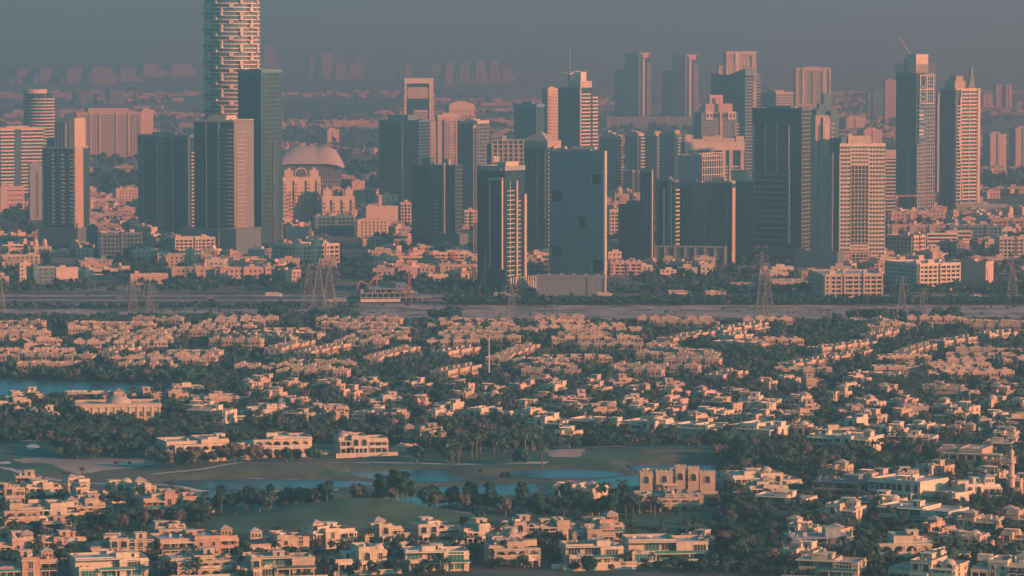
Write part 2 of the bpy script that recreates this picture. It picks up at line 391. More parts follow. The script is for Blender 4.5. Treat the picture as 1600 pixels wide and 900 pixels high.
# ------------------------------------------------------------------ buildings on a box plan
class Bld:
    """Near corner at (xc, yb); left face xl..xc, right face xc..xr in photo pixels; ar = turn of the right face from the view line."""
    def __init__(s, name, label, xl, xc, xr, yt, yb, ar=30, core='gd', depth=None, cat='tower', group=None, corename='core'):
        p = G(xc, yb); beta = math.degrees(math.atan2(xc - 800, F)); s.s = scale_at(p.y)
        a = R(ar); s.L = (xr - xc) / s.s / math.cos(a)
        s.W = (xc - xl) / s.s / math.sin(abs(a)) if xc - xl > .5 and abs(ar) > 1 else (depth or min(30, max(12, s.L * .6)))
        if depth and xc - xl > .5 and ar < 12: s.W = depth
        s.H = ztop(yt, p.y); s.Y = p.y; s.rz = R(ar - beta)
        s.o = thing(name, label, cat, (p.x, p.y, 0), s.rz, group); s.parts = {}; s.kinds = {}; s.yt = yt; s.yb = yb
        if core: s.p(corename).box(0, 0, 0, s.L, s.W, s.H, core)
        c, d = math.cos(s.rz), math.sin(s.rz); ux, uy = s.L / 2, s.W / 2
        OCC.append((p.x + ux * c - uy * d, p.y + ux * d + uy * c, math.hypot(s.L, s.W) / 2 + 3))
    def z(s, py): return ztop(py, s.Y)
    def p(s, n, kind=None):
        if n not in s.parts: s.parts[n] = MB()
        if kind: s.kinds[n] = kind
        return s.parts[n]
    def fb(s, mb, f, u0, u1, n0, n1, z0, z1, k):
        if f == 'R': mb.box(u0, -n1, z0, u1, -n0, z1, k)
        elif f == 'L': mb.box(-n1, u0, z0, -n0, u1, z1, k)
        elif f == 'E': mb.box(s.L + n0, u0, z0, s.L + n1, u1, z1, k)
        else: mb.box(u0, s.W + n0, z0, u1, s.W + n1, z1, k)
    def fl(s, f): return s.L if f in 'RB' else s.W
    def grid(s, f, f0=0, f1=1, z0=0, z1=None, p=3.6, fh=3.5, pw=.8, sp=1.1, k='cream', dep=.45, part='facade_grid', k2=None):
        T = s.fl(f); u0, u1 = f0 * T, f1 * T; z1 = s.H if z1 is None else z1; mb = s.p(part, 'stuff')
        if pw:
            n = max(1, round((u1 - u0) / p))
            for i in range(n + 1):
                u = u0 + (u1 - u0 - pw) * i / n; s.fb(mb, f, u, u + pw, -.1, dep, z0, z1 - .02, k)
        if sp:
            n = max(1, round((z1 - z0) / fh))
            for i in range(n + 1):
                z = z0 + (z1 - z0 - sp) * i / n; s.fb(mb, f, u0 + .05, u1 - .05, -.1, dep * .82, z, z + sp, k2 or k)
    def balc(s, f, f0, f1, z0=0, z1=None, fh=3.5, dep=1.6, k='white', part='balcony_stack', rail=.95, gap=0):
        T = s.fl(f); u0, u1 = f0 * T, f1 * T; z1 = s.H if z1 is None else z1; mb = s.p(part, 'stuff')
        n = max(1, round((z1 - z0) / fh))
        for i in range(n):
            z = z0 + (z1 - z0) * i / n
            s.fb(mb, f, u0, u1, -.1, dep, z, z + .28, k)
            if rail: s.fb(mb, f, u0 + .03, u1 - .03, dep - .15, dep + .02, z + .05, z + .28 + rail, k)
    def wins(s, f, f0, f1, z0, z1, nx, nz, w=1.4, h=1.6, k='win', part='window', dep=.06):
        T = s.fl(f); mb = s.p(part, 'stuff')
        for i in range(nx):
            u = T * (f0 + (f1 - f0) * (i + .5) / nx)
            for j in range(nz):
                z = z0 + (z1 - z0) * (j + .5) / nz
                s.fb(mb, f, u - w / 2, u + w / 2, -.3, dep, z - h / 2, z + h / 2, k)
                s.fb(mb, f, u - w / 2 - .1, u + w / 2 + .1, -.3, dep + .16, z - h / 2 - .22, z - h / 2, 'cream')
    def u(s, n):
        s.cnt = getattr(s, 'cnt', 0) + 1; return s.p(f'{n}#{s.cnt}')
    def slab(s, f, f0, f1, z0, z1, k, dep=.5, part='wall_panel'):
        T = s.fl(f); s.fb(s.u(part), f, f0 * T, f1 * T, -.15, dep, z0, z1, k)
    def roof(s, k='cream', par=1.3, plant=True, n=5, hp=4, inset=.25):
        mb = s.p('parapet'); H, L, W = s.H, s.L, s.W
        for b in ((-.3, -.3, L + .3, .25), (-.3, W - .25, L + .3, W + .3), (-.28, .25, .25, W - .25), (L - .25, .25, L + .28, W - .25)):
            mb.box(b[0], b[1], H - .4, b[2], b[3], H + par, k)
        s.p('roof_deck').box(.2, .2, H, L - .2, W - .2, H + .12, 'roof')
        if plant:
            rr = random.Random(int(s.L * 100)); pm = s.p('plant_room')
            pm.box(L * inset, W * .3, H + .1, L * (1 - inset), W * .75, H + hp, k)
            mb = s.p('rooftop_units', 'stuff')
            for i in range(n):
                x, y = rr.uniform(1, max(1.1, L - 3)), rr.uniform(1, max(1.1, W * .28)); q = rr.uniform(1, 2.4)
                mb.box(x, y, H + .1, x + q * 1.3, y + q, H + .1 + q, rr.choice(['grey', 'white', 'cream']))
    def done(s):
        for n, mb in s.parts.items():
            if mb.v: mb.build(n.split('#')[0], s.o, kind=s.kinds.get(n))
        return s.o
# ------------------------------------------------------------------ towers
def T(name, label, xl, xc, xr, yt, yb, ar=62, core='gd', depth=None, group=None, corename='glazing', cat='tower'):
    return Bld(name, label, xl, xc, xr, yt, yb, ar, core, depth, cat, group, corename)

# tall round tower, left
def round_ring_tower():
    p = G(360, 381); s = scale_at(p.y); Rr = 45 / s; top = 318.0
    o = thing('round_tower', 'very tall round tower wrapped in stacked white balconies, rising out of the picture', 'tower', (p.x, p.y + Rr, 0))
    OCC.append((p.x, p.y + Rr, Rr + 3))
    c = MB(); c.smooth = True; c.lathe(0, 0, [(Rr - 2.2, 0), (Rr - 2.2, top)], 40, 'gb'); c.build('glazing', o)
    rr = random.Random(5); ring = MB(); rail = MB(); blk = MB(); fh = 3.62; n = int((top - 4) / fh)
    A0, A1 = -math.pi - .1, .1
    for i in range(n):
        z = i * fh
        ring.lathe(0, 0, [(Rr - 2.3, z), (Rr, z), (Rr, z + .95), (Rr - .25, z + .95), (Rr - .25, z + .35), (Rr - 2.3, z + .35)], 36, 'white', A0 - .3, A1 + .3)
        k = i % 4
        for (aa, kk_, wd, pr) in ((-2.75, 0, 2.2, .9), (-2.45, 1, 3.6, .9), (-2.45, 2, 2.0, 1.2), (-2.1, 3, 2.6, .6), (-1.85, 0, 1.6, 1.2), (-1.85, 1, 1.6, .8), (-1.5, 2, 4.4, .6), (-1.15, 3, 2.2, 1.2), (-1.15, 0, 3.2, .8), (-.75, 1, 3.8, .9), (-.75, 2, 1.6, 1.3), (-.4, 3, 3.0, .9), (-.4, 0, 2.0, 1.2)):
            if k == kk_: blk.rbox((Rr - 1.2 + pr * .5) * math.cos(aa), (Rr - 1.2 + pr * .5) * math.sin(aa), z + .3, 2.4 + pr, wd, fh, aa, 'white' if pr > 1 else 'cream')
        for j in range(44):
            a = A0 + j / 44 * (A1 - A0)
            rail.rbox((Rr - 2.1) * math.cos(a), (Rr - 2.1) * math.sin(a), z, .5, .35, fh, a, 'cream')
    ring.build('balcony_ring', o, kind='stuff'); rail.build('mullions', o, kind='stuff'); blk.build('balcony_blocks', o, kind='stuff')
round_ring_tower()

b = T('glass_tower', 'tall blank dark glass tower just right of the round tower', 373, 410, 441, 113, 392, 48, 'gd')
b.grid('L', 0, 1, 0, b.H, 9, 4, .12, .12, 'char', .12, 'mullions'); b.grid('R', 0, 1, 0, b.H, 3, 4, .35, .3, 'teal', .2, 'fin_screen')
b.slab('R', .52, .8, 0, b.H * .62, 'char', .5, 'dark_bay'); b.slab('L', .0, .07, 0, b.H, 'teal', .4, 'corner_fin'); b.roof('teal', 2.2, n=2, hp=3); b.done()

b = T('apartment_tower', 'dark tower with pale right corner standing in front of the round tower', 304, 366, 397, 190, 398, 62, 'gd')
b.grid('L', 0, .34, 0, b.H, 5, 3.5, .5, .8, 'char', .3); b.balc('L', .02, .14, 8, b.H - 4, 3.5, 1.5, 'cream'); b.balc('L', .16, .30, 8, b.H - 4, 3.5, 1.4, 'teal')
b.slab('L', .36, .40, 4, b.H, 'grey', .8, 'fin'); b.grid('L', .42, 1, 0, b.H, 7, 3.5, .3, .45, 'char', .25, 'dark_grid'); b.slab('L', .68, .70, 0, b.H, 'teal', .8, 'fin')
b.slab('R', 0, 1, 0, b.H + 1, 'mgrey', .3, 'end_wall'); b.balc('R', .08, .5, 6, b.H - 6, 3.5, 1.6, 'sand', rail=.4); b.wins('R', .6, .95, 6, b.H - 8, 1, 48, 2.2, 1.3)
b.roof('cream', 1.5, n=8, hp=5)
b.u('podium').box(-6, -5, 0, b.L + 4, b.W + 10, 22, 'dgrey'); b.done()

b = T('dark_tower', 'broad dark tower with vertical ribs and lit balcony edge, left of the tallest tower', 216, 297, 304, 214, 364, 62, 'gd')
for f0, f1 in ((0, .1), (.32, .36), (.62, .66), (.9, .94)): b.slab('L', f0, f1, 0, b.H + 1, 'char', .9, 'rib')
b.grid('L', .36, .62, 0, b.H, 3, 3.4, .3, .7, 'teal', .3); b.grid('L', .66, .9, 0, b.H, 5, 3.4, .3, .4, 'char', .3, 'dark_grid'); b.grid('L', .1, .32, 0, b.H, 4, 3.4, .3, .3, 'char', .25, 'dark_grid')
b.slab('L', .94, 1, 0, b.H - 8, 'teal', .4, 'corner_panel'); b.balc('R', 0, 1, 6, b.H - 12, 3.4, 1.8, 'cream'); b.slab('L', -.0, .03, 0, b.H, 'cream', 1.1, 'fin'); b.roof('teal', 2.0, n=4); b.done()

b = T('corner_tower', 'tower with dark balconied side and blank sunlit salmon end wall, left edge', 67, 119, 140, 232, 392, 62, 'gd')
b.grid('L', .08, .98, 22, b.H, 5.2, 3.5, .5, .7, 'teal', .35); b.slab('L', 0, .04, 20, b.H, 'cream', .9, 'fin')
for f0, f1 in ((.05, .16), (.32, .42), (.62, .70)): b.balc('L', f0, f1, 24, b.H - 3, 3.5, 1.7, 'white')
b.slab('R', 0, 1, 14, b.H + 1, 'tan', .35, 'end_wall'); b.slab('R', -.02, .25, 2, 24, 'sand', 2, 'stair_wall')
b.u('podium').box(-3, -3, 0, b.L + 10, b.W + 3, 20, 'dgrey')
b.u('crown_block').box(0, b.W * .30, b.H, b.L * .8, b.W * .62, b.H + 22, 'dgrey'); b.p('crown_tower').box(b.L * .15, b.W * .08, b.H, b.L * .95, b.W * .26, b.H + 26, 'sand')
b.grid('L', .30, .62, b.H, b.H + 21, 3, 3.5, .4, .5, 'grey', .4, 'crown_grid'); b.roof('cream', 1.2, False); b.p('crown_cap').box(b.L * .1, b.W * .62, b.H, b.L, b.W * .9, b.H + 9, 'teal'); b.done()

b = T('round_balcony_tower', 'short round-fronted tower ringed by bright white balconies, upper left', 38, 57, 80, 146, 285, 50, 'dgrey', corename='core')
p = b.L
mbq = b.p('glazing'); mbq.smooth = False
mbq.lathe(b.L * .55, b.L * .3, [(b.L * .60, 0), (b.L * .60, b.H)], 24, 'gd')
q = b.p('balcony_ring', 'stuff')
for i in range(int(b.H / 3.9)):
    q.lathe(b.L * .55, b.L * .3, [(b.L * .58, i * 3.9), (b.L * .70, i * 3.9), (b.L * .70, i * 3.9 + 1.5), (b.L * .58, i * 3.9 + 1.5)], 24, 'white')
b.grid('L', 0, 1, 0, b.H, 6, 3.9, .3, .5, 'teal', .3); b.p('roof_drum').lathe(b.L * .5, b.L * .5, [(b.L * .55, b.H), (b.L * .55, b.H + 5), (0, b.H + 5)], 20, 'cream'); b.done()

b = T('banded_office', 'office block with bright horizontal white bands at far left edge', -22, 0, 69, 202, 308, 25, 'gd')
b.grid('R', .02, .33, 4, b.H, 5, 4.0, 0, 1.6, 'white', .6, 'white_band'); b.slab('R', .34, .47, 0, b.H - 4, 'char', .5, 'dark_bay'); b.grid('R', .48, 1, 4, b.H, 5, 4.0, 0, 1.5, 'white', .7, 'white_band'); b.grid('L', 0, 1, 4, b.H, 5, 4, .3, .6, 'teal'); b.roof('pink', 2, n=8, hp=3); b.done()
b = T('salmon_block', 'low salmon apartment block below the banded office, left edge', -22, 0, 38, 293, 327, 15, 'pink', depth=16, corename='wall', cat='apartment block')
b.wins('R', .05, .95, 2, b.H - 1, 8, 4, 1.8, 1.5); b.slab('R', .02, .3, 0, b.H + 1.5, 'sand', .8, 'bay'); b.roof('pink', n=4, hp=3); b.done()
b = T('slab_tower', 'plain pale grey slab with one column of small windows, left side', 45, 47, 66, 258, 344, 5, 'grey', depth=14, corename='wall')
b.wins('R', .45, .75, 3, b.H - 6, 1, 22, 1.8, 1.6); b.roof('grey', 2, n=2, hp=3); b.done()
b = T('apartment_slab', 'wide beige apartment slab of gridded windows behind the left towers', 118, 120, 222, 178, 249, 8, 'gd', depth=16, cat='apartment block')
b.grid('R', 0, .2, 0, b.H, 4.5, 3.8, 1.5, 1.6, 'sand'); b.grid('R', .22, .78, 0, b.H, 3.6, 3.8, 1.1, 1.3, 'cream'); b.grid('R', .8, 1, 0, b.H, 4.5, 3.8, 1.5, 1.6, 'sand')
for f in (0, .2, .34, .6, .78, .96): b.slab('R', f, f + .035, 0, b.H + 1.5, 'sand', 1.4, 'pilaster')
b.roof('sand', 2.4, n=8); b.p('upper_storey').box(b.L * .18, 1, b.H, b.L * .8, b.W - 1, b.H + 8, 'sand'); b.done()
b = T('apartment_slab', 'narrow beige wing standing right of the wide gridded slab', 214, 222, 240, 174, 247, 30, 'sand', corename='wall')
b.wins('R', .2, .8, 2, b.H - 3, 2, 15, 2.0, 1.6); b.roof('sand', 2, n=2, hp=4); b.done()

# stadium and the twin beige towers
def arena():
    pl, pr = G(441, 300), G(540, 300); s = scale_at(pl.y); L = (534 - 425) / s
    o = thing('covered_arena', 'white tent-roofed arena with glazed side behind the twin beige towers', 'arena', (pl.x - 10, pl.y, 0), 0)
    zt, zm = ztop(229, pl.y), ztop(256, pl.y); W = 60
    OCC.append((pl.x + L / 2 - 10, pl.y + 30, L * .55))
    m = MB(); m.box(2, 4, 0, L - 4, W - 4, zm - 1, 'gb'); m.build('glazing', o)
    g = MB()
    for i in range(27):
        x = 2 + (L - 6.4) * i / 26; g.box(x, 3.4, 0, x + .5, 4.1, zm - 1.2, 'white')
    for z in (4, 9, 14): g.box(1.9, 3.5, z, L - 3.9, 4.05, z + .5, 'white')
    g.build('mullions', o, kind='stuff')
    r = MB(); r.smooth = True; n = 40; mrows = 14; n0 = 0
    for j in range(mrows + 1):
        v = j / mrows
        for i in range(n + 1):
            u = i / n; edge = 1 - abs(2 * u - 1) ** 5
            sc_ = .94 + .06 * abs(math.cos(u * math.pi * 2.5)) ** .7
            z = zm - 5 + (zt - zm + 5) * (math.sin(math.pi * min(1, max(0, v)) * .97 + .04) ** .5) * edge * sc_
            r.v.append((u * L, -2 + v * (W + 4), z))
    for j in range(mrows):
        for i in range(n):
            a = j * (n + 1) + i; r.f.append((a, a + 1, a + n + 2, a + n + 1)); r.m.append(r.mi('membrane'))
    r.build('tent_roof', o)
arena()
def beige_twin(label, xl, xc, xr, yt, yb):
    b = T('apartment_tower', label, xl, xc, xr, yt, yb, 12, 'cream', depth=26, corename='wall')
    b.wins('R', .02, .98, 10, b.H - 12, 9, int((b.H - 20) / 3.5), 1.7, 1.7)
    for f in (0, .3, .62, .9): b.slab('R', f, f + .1, 0, b.H - 2, 'cream', 1.6, 'bay')
    for f in (0, .3, .62, .9): b.wins('R', f, f + .1, 4, b.H - 4, 1 if f > .8 else 2, int((b.H - 8) / 3.5), 1.0, 1.7, dep=1.66)
    b.wins('R', .1, .3, 4, b.H - 14, 3, int((b.H - 18) / 3.5), 1.0, 1.6, dep=.3); b.wins('R', .72, .9, 4, b.H - 14, 3, int((b.H - 18) / 3.5), 1.0, 1.6, dep=.3)
    b.balc('R', .42, .58, 6, b.H - 14, 3.5, 2.0, 'cream'); b.balc('R', .12, .28, 6, b.H * .6, 3.5, 1.6, 'pink'); b.balc('R', .74, .88, 6, b.H * .6, 3.5, 1.6, 'pink')
    b.slab('R', .1, .9, 0, b.H * .28, 'pink', .25, 'lower_wall'); b.roof('cream', 1.4, False)
    for f in (.05, .72):
        b.u('corner_turret').box(b.L * f, 1, b.H, b.L * (f + .24), 12, b.H + 8, 'cream'); b.u('corner_dome').lathe(b.L * (f + .12), 6, [(2.6 * math.cos(t * .314), b.H + 8 + 2.6 * math.sin(t * .314)) for t in range(6)], 12, 'dome')
    ar = b.p('roof_arch', 'stuff')
    for i in range(10):
        a0, a1 = math.pi * i / 10, math.pi * (i + 1) / 10
        ar.bar((b.L * .5 + 6 * math.cos(a0), 2, b.H + 4 + 6 * math.sin(a0)), (b.L * .5 + 6 * math.cos(a1), 2, b.H + 4 + 6 * math.sin(a1)), 1.0, 'cream')
    ar.box(b.L * .5 - 6.4, 1.5, b.H, b.L * .5 - 5.6, 2.5, b.H + 4, 'cream'); ar.box(b.L * .5 + 5.6, 1.5, b.H, b.L * .5 + 6.4, 2.5, b.H + 4, 'cream')
    b.wins('E', .1, .9, 8, b.H - 8, 4, int((b.H - 16) / 3.5)); b.done()
beige_twin('taller of two ornate beige towers with roof arch and corner domes', 439, 442, 501, 279, 352)
beige_twin('shorter ornate beige tower with roof arch, right of its taller twin', 501, 503, 554, 309, 353)

# distant frame tower and its neighbours
b = T('frame_tower', 'tower with a huge white portal frame and hollow top', 630, 632, 677, 122, 268, 6, 'gd', depth=22)
b.slab('R', 0, 1, b.H - 7, b.H, 'white', 2.2, 'frame_beam'); b.slab('R', 0, .07, 0, b.H - 7, 'white', 2.2, 'frame_post'); b.slab('R', .86, 1, 0, b.H - 7, 'white', 2.2, 'frame_post')
b.slab('R', .1, .83, b.H - 27, b.H - 12, 'sand', 1.2, 'top_panel'); b.slab('R', .33, .8, 0, b.H - 42, 'cream', 1.0, 'window_wall'); b.wins('R', .35, .78, 4, b.H - 44, 5, 26, 2.4, 1.5, dep=1.1)
b.balc('R', .94, 1.06, 0, b.H - 20, 4, 3.2, 'white'); b.balc('R', -.05, .03, 0, b.H - 20, 4, 3.2, 'cream'); b.done()
b = T('dark_tower', 'stepped dark glass tower in shade left of the portal frame tower base', 592, 655, 672, 190, 318, 62, 'gd')
b.grid('L', 0, .45, 0, b.H, 4, 3.6, .4, .5, 'teal', .3); b.grid('L', .45, 1, 0, b.H, 8, 3.6, .7, .3, 'char', .4); b.u('crown_block').box(2, b.W * .3, b.H, b.L - 2, b.W * .8, b.H + 7, 'teal'); b.slab('L', .4, .44, 0, b.H, 'grey', .8, 'fin'); b.grid('R', 0, 1, 0, b.H, 4, 3.6, .5, .6, 'teal'); b.roof('teal', 1.5, False); b.done()
b = T('apartment_tower', 'sunlit salmon tower edged with balconies, partly behind the stepped dark tower', 652, 654, 681, 192, 300, 10, 'sand', depth=20, corename='wall')
b.balc('R', .6, 1, 4, b.H - 6, 3.6, 2.2, 'cream'); b.wins('R', .05, .55, 4, b.H - 5, 3, 24, 1.6, 1.6); b.roof('sand', 2, n=3); b.done()
b = T('apartment_tower', 'pale residential tower with paired balcony columns behind the construction hoist', 680, 684, 719, 182, 292, 14, 'sand', depth=22, corename='wall')
b.slab('R', .2, .3, 0, b.H - 4, 'gd', .4, 'glass_strip'); b.balc('R', .48, .7, 4, b.H - 6, 3.6, 1.8, 'cream'); b.balc('R', .78, 1, 4, b.H - 6, 3.6, 1.8, 'pink'); b.wins('R', .3, .98, 4, b.H - 5, 5, 24, 1.6, 1.7); b.roof('cream', 2, n=3); b.done()
b = T('apartment_tower', 'broad salmon tower with curved cornice top, behind the paired balcony tower', 699, 702, 742, 168, 268, 10, 'pink', depth=24, corename='wall')
b.wins('R', .04, .96, 6, b.H - 10, 8, 22, 2, 2.2); b.p('crown_vault').vprism([(0, b.H), (b.L, b.H), (b.L * .98, b.H + 4), (b.L * .7, b.H + 7.5), (b.L * .45, b.H + 8.5), (b.L * .2, b.H + 7), (0, b.H + 4.5)], 0, b.W, 'cream'); b.slab('R', -.02, 1.02, b.H - 3, b.H, 'cream', 1.2, 'cornice'); b.balc('R', .86, 1.04, 4, b.H - 8, 3.6, 2.5, 'white'); b.done()
b = T('dark_tower', 'slim dark tower with grey vertical ribs beside the pink hoist mast', 715, 746, 764, 193, 340, 60, 'gd')
b.grid('L', 0, 1, 0, b.H, 3.8, 3.6, .7, .3, 'teal', .5); b.grid('R', 0, 1, 0, b.H, 3.2, 3.6, .7, .5, 'grey', .5); b.roof('cream', 3, n=4); b.done()

# middle group
b = T('unfinished_tower', 'dark unfinished tower with one tall bright concrete strip and open floors', 643, 712, 722, 258, 390, 62, 'gd')
b.grid('L', 0, .22, 0, b.H, 4, 3.5, .4, .4, 'dgrey', .5, 'floor_slabs'); b.slab('L', .235, .275, 0, b.H + 2, 'cream', 1.6, 'concrete_strip'); b.grid('L', .3, .52, 0, b.H, 5, 3.5, .4, .5, 'grey', .5, 'floor_slabs'); b.balc('L', .42, .47, 4, b.H * .62, 3.5, 1.7, 'white'); b.slab('L', .54, .56, 0, b.H, 'teal', 1, 'fin')
b.grid('L', .58, 1, 0, b.H, 4, 3.5, .5, .5, 'dgrey', .4, 'floor_slabs'); b.grid('R', 0, 1, 0, b.H, 4, 3.5, .5, .6, 'dgrey', .4, 'floor_slabs')
b.u('core_head').box(b.L * .3, b.W * .2, b.H, b.L * .7, b.W * .3, b.H + 5, 'grey'); b.u('core_head').box(b.L * .2, b.W * .6, b.H, b.L * .8, b.W * .8, b.H + 6, 'dgrey'); b.u('podium').box(-4, -6, 0, b.L + 25, b.W * .5, 14, 'dgrey'); b.grid('L', -.05, .4, 0, 14, 4, 3.5, .5, .9, 'teal'); b.done()

b = T('portal_tower', 'dark tower with tall pink outlined frame and bright balcony ticks, centre', 746, 789, 820, 266, 460, 55, 'gd')
b.grid('L', .6, 1, 0, b.H, 4, 3.4, .3, .35, 'char', .3, 'dark_grid')
b.slab('L', .06, .10, 18, b.H - 6, 'pink', 1.8, 'portal_frame'); b.slab('L', .50, .54, 18, b.H - 6, 'pink', 1.8, 'portal_frame'); b.slab('L', .06, .54, b.H - 7.5, b.H - 5.5, 'pink', 1.85, 'portal_frame'); b.slab('L', .1, .5, 90, 91.5, 'pink', 1.2, 'portal_frame')
b.grid('L', .1, .5, 18, b.H - 7, 8, 3.4, .3, .3, 'char', .25, 'dark_grid')
b.balc('R', .04, .42, 10, b.H - 12, 3.4, 1.4, 'cream', rail=.35); b.slab('R', .18, .22, 6, b.H - 8, 'grey', 1.2, 'fin'); b.slab('R', .46, .54, 0, b.H - 8, 'sand', 2.2, 'fin'); b.balc('R', .54, .74, 10, b.H - 20, 3.4, 1.4, 'sand', rail=.5, part='balcony_stack'); b.slab('R', .88, 1, 0, b.H - 18, 'sand', 2.0, 'edge_wall')
b.p('stepped_screen', 'stuff')
for i in range(14): b.fb(b.p('stepped_screen'), 'L', b.W * (.62 + .016 * i), b.W * (.64 + .016 * i), -.1, .7, 3 + (i % 2) * 3, 40 - i * 2.4 + (i % 3) * 2, 'cream' if i % 2 else 'gd')
b.u('crown_block').box(b.L * .1, 1, b.H, b.L * .75, b.W * .35, b.H + 6, 'cream'); b.roof('grey', 3, False); b.u('podium').box(-5, -8, 0, b.L + 12, 0, 9, 'teal')
pp = b.p('podium_fins', 'stuff')
for i in range(14): pp.box(-5 + i * (b.L + 16) / 13, -8.6, 0, -4 + i * (b.L + 16) / 13, -7.9, 13, 'cream')
b.done()
b = T('unfinished_tower', 'pink concrete frame tower of open cells rising behind the portal tower', 764, 768, 818, 226, 425, 10, 'dgrey', depth=20)
b.grid('R', 0, 1, 0, b.H + 4, 4.2, 3.5, .7, .7, 'sand', 1.4, 'concrete_frame'); b.slab('R', .05, .25, b.H - 14, b.H - 9, 'white', 1.6, 'hoarding'); b.u('core_head').box(b.L * .35, 4, b.H, b.L * .5, 10, b.H + 7, 'grey'); b.done()
b = T('pyramid_top_tower', 'slim tower with a pyramid cap and two lit balcony strips', 818, 852, 868, 226, 402, 55, 'gd')
b.grid('L', 0, .55, 0, b.H, 4.5, 3.5, .5, .3, 'teal', .5); b.grid('L', .55, 1, 0, b.H, 4, 3.5, .8, .5, 'dgrey', .4); b.balc('L', .30, .36, 12, b.H - 6, 3.5, 2, 'cream'); b.balc('R', .1, .4, 10, b.H - 4, 3.5, 2, 'cream')
m = b.p('pyramid_roof'); cx, cy0 = b.L / 2, b.W * .45
for ang in range(4):
    q = [(cx - 10, cy0 - 14), (cx + 10, cy0 - 14), (cx + 10, cy0 + 14), (cx - 10, cy0 + 14)]; a_, c_ = q[ang], q[(ang + 1) % 4]
    m.poly([(a_[0], a_[1], b.H + 3), (c_[0], c_[1], b.H + 3), (cx, cy0, b.H + 11)], 'sand'); m.poly([(a_[0] * 1.0, a_[1], b.H - 3), (c_[0], c_[1], b.H - 3), (c_[0], c_[1], b.H + 3), (a_[0], a_[1], b.H + 3)], 'tan')
b.roof('sand', 1, False); b.done()
b = T('dark_tower', 'plain dark slab in shade behind the pyramid-capped tower', 803, 838, 850, 167, 330, 62, 'gb')
b.grid('L', 0, 1, 0, b.H, 4, 3.6, .8, .8, 'teal', .4); b.roof('teal', 3, n=3, hp=5); b.done()

# big flat slab with square holes
def pierced_slab():
    b = Bld('pierced_slab_tower', 'huge flat slate-grey slab with a few square holes cut through it', 858, 944, 948, 236, 440, 66, None, None, 'tower')
    H, W, L = b.H, b.W, b.L; wl = b.p('wall')
    def uy(px): return W * (944 - px) / 86.0
    holes = [(924, 940, 273, 288), (860, 878, 299, 316), (903, 916, 340, 355), (860, 878, 387, 402), (925, 943.6, 407, 424)]
    us = sorted({0, W} | {uy(h[0]) for h in holes} | {uy(h[1]) for h in holes}); zs = sorted({0, H} | {b.z(h[2]) for h in holes} | {b.z(h[3]) for h in holes})
    def inside(u, z): return any(uy(h[1]) < u < uy(h[0]) and b.z(h[3]) < z < b.z(h[2]) for h in holes)
    for j in range(len(zs) - 1):
        i = 0
        while i < len(us) - 1:
            if inside((us[i] + us[i+1]) / 2, (zs[j] + zs[j+1]) / 2): i += 1; continue
            k = i
            while k < len(us) - 1 and not inside((us[k] + us[k+1]) / 2, (zs[j] + zs[j+1]) / 2): k += 1
            wl.box(-.6, us[i], zs[j], 2, us[k], zs[j+1], 'teal'); i = k
    b.p('inner_block').box(7, 1, 0, L, W - 1, H - 4, 'gd')
    wl.box(2, 0, 0, L, .8, H, 'cream'); wl.box(2, W - .8, 0, L, W, H, 'teal'); wl.box(2, .8, H - 1, L, W - .8, H, 'roof')
    g = b.p('cladding_joints', 'stuff')
    for i in range(1, 16):
        u_ = W * i / 16
        for j in range(len(zs) - 1):
            if not inside(u_, (zs[j] + zs[j+1]) / 2): g.box(-.66, u_, zs[j] + .05, -.5, u_ + .12, zs[j+1] - .05, 'char')
    for i in range(1, 56):
        z = H * i / 56
        for j in range(len(us) - 1):
            if not inside((us[j] + us[j+1]) / 2, z): g.box(-.68, us[j] + .05, z, -.5, us[j+1] - .05, z + .14, 'char')
    for h in holes:
        for q in range(3):
            g.box(5.5, uy(h[1]) + q * 5, b.z(h[3]), 6.2, uy(h[1]) + q * 5 + .6, b.z(h[2]), 'pink')
    b.p('roof_beam').box(3, W * .2, H + 1, 5, W * .62, H + 3, 'white'); b.p('rooftop_units', 'stuff')
    rr = random.Random(3)
    for i in range(12): b.p('rooftop_units').box(4, W * .3 + i * 3, H, 8, W * .3 + i * 3 + 2, H + rr.uniform(1, 3), 'cream')
    b.done()
pierced_slab()
b = T('podium_block', 'blank grey podium block standing before the pierced slab', 838, 945, 948, 434, 463, 80, 'grey', cat='podium', corename='wall')
b.slab('L', 0, .005, 0, b.H, 'cream', .5, 'corner_edge'); b.slab('L', .25, .26, 0, b.H, 'dgrey', .3, 'joint_panel'); b.roof('grey', 1.5, False)
for i in range(5): b.p('rooftop_units', 'stuff').box(3, 5 + i * 9, b.H, 6, 7 + i * 9, b.H + 2.5, 'grey')
b.done()

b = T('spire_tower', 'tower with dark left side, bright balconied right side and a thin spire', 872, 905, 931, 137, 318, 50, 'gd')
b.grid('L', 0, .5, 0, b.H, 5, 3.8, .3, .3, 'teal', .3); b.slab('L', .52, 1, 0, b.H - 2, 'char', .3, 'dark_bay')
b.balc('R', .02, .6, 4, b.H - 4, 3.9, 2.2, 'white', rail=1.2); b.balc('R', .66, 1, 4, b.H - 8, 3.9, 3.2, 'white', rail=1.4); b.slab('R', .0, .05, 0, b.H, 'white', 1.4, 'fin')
b.u('crown_block').box(3, 1, b.H, b.L * .8, b.W * .6, b.H + 7, 'cream'); b.u('crown_block').box(6, 3, b.H + 7, b.L * .55, b.W * .35, b.H + 17, 'white'); b.p('crown_canopy').vprism([(-2, b.H + 15), (12, b.H + 18), (16, b.H + 17.4), (-2, b.H + 14)], b.W * .4, b.W * .9, 'white')
b.p('spire').bar((4, b.W * .6, b.H + 7), (4, b.W * .6, b.H + 42), 1.2, 'steel'); b.done()
b = T('apartment_tower', 'small balconied tower peeking out left of the spire tower', 847, 856, 874, 141, 300, 40, 'sand', corename='wall')
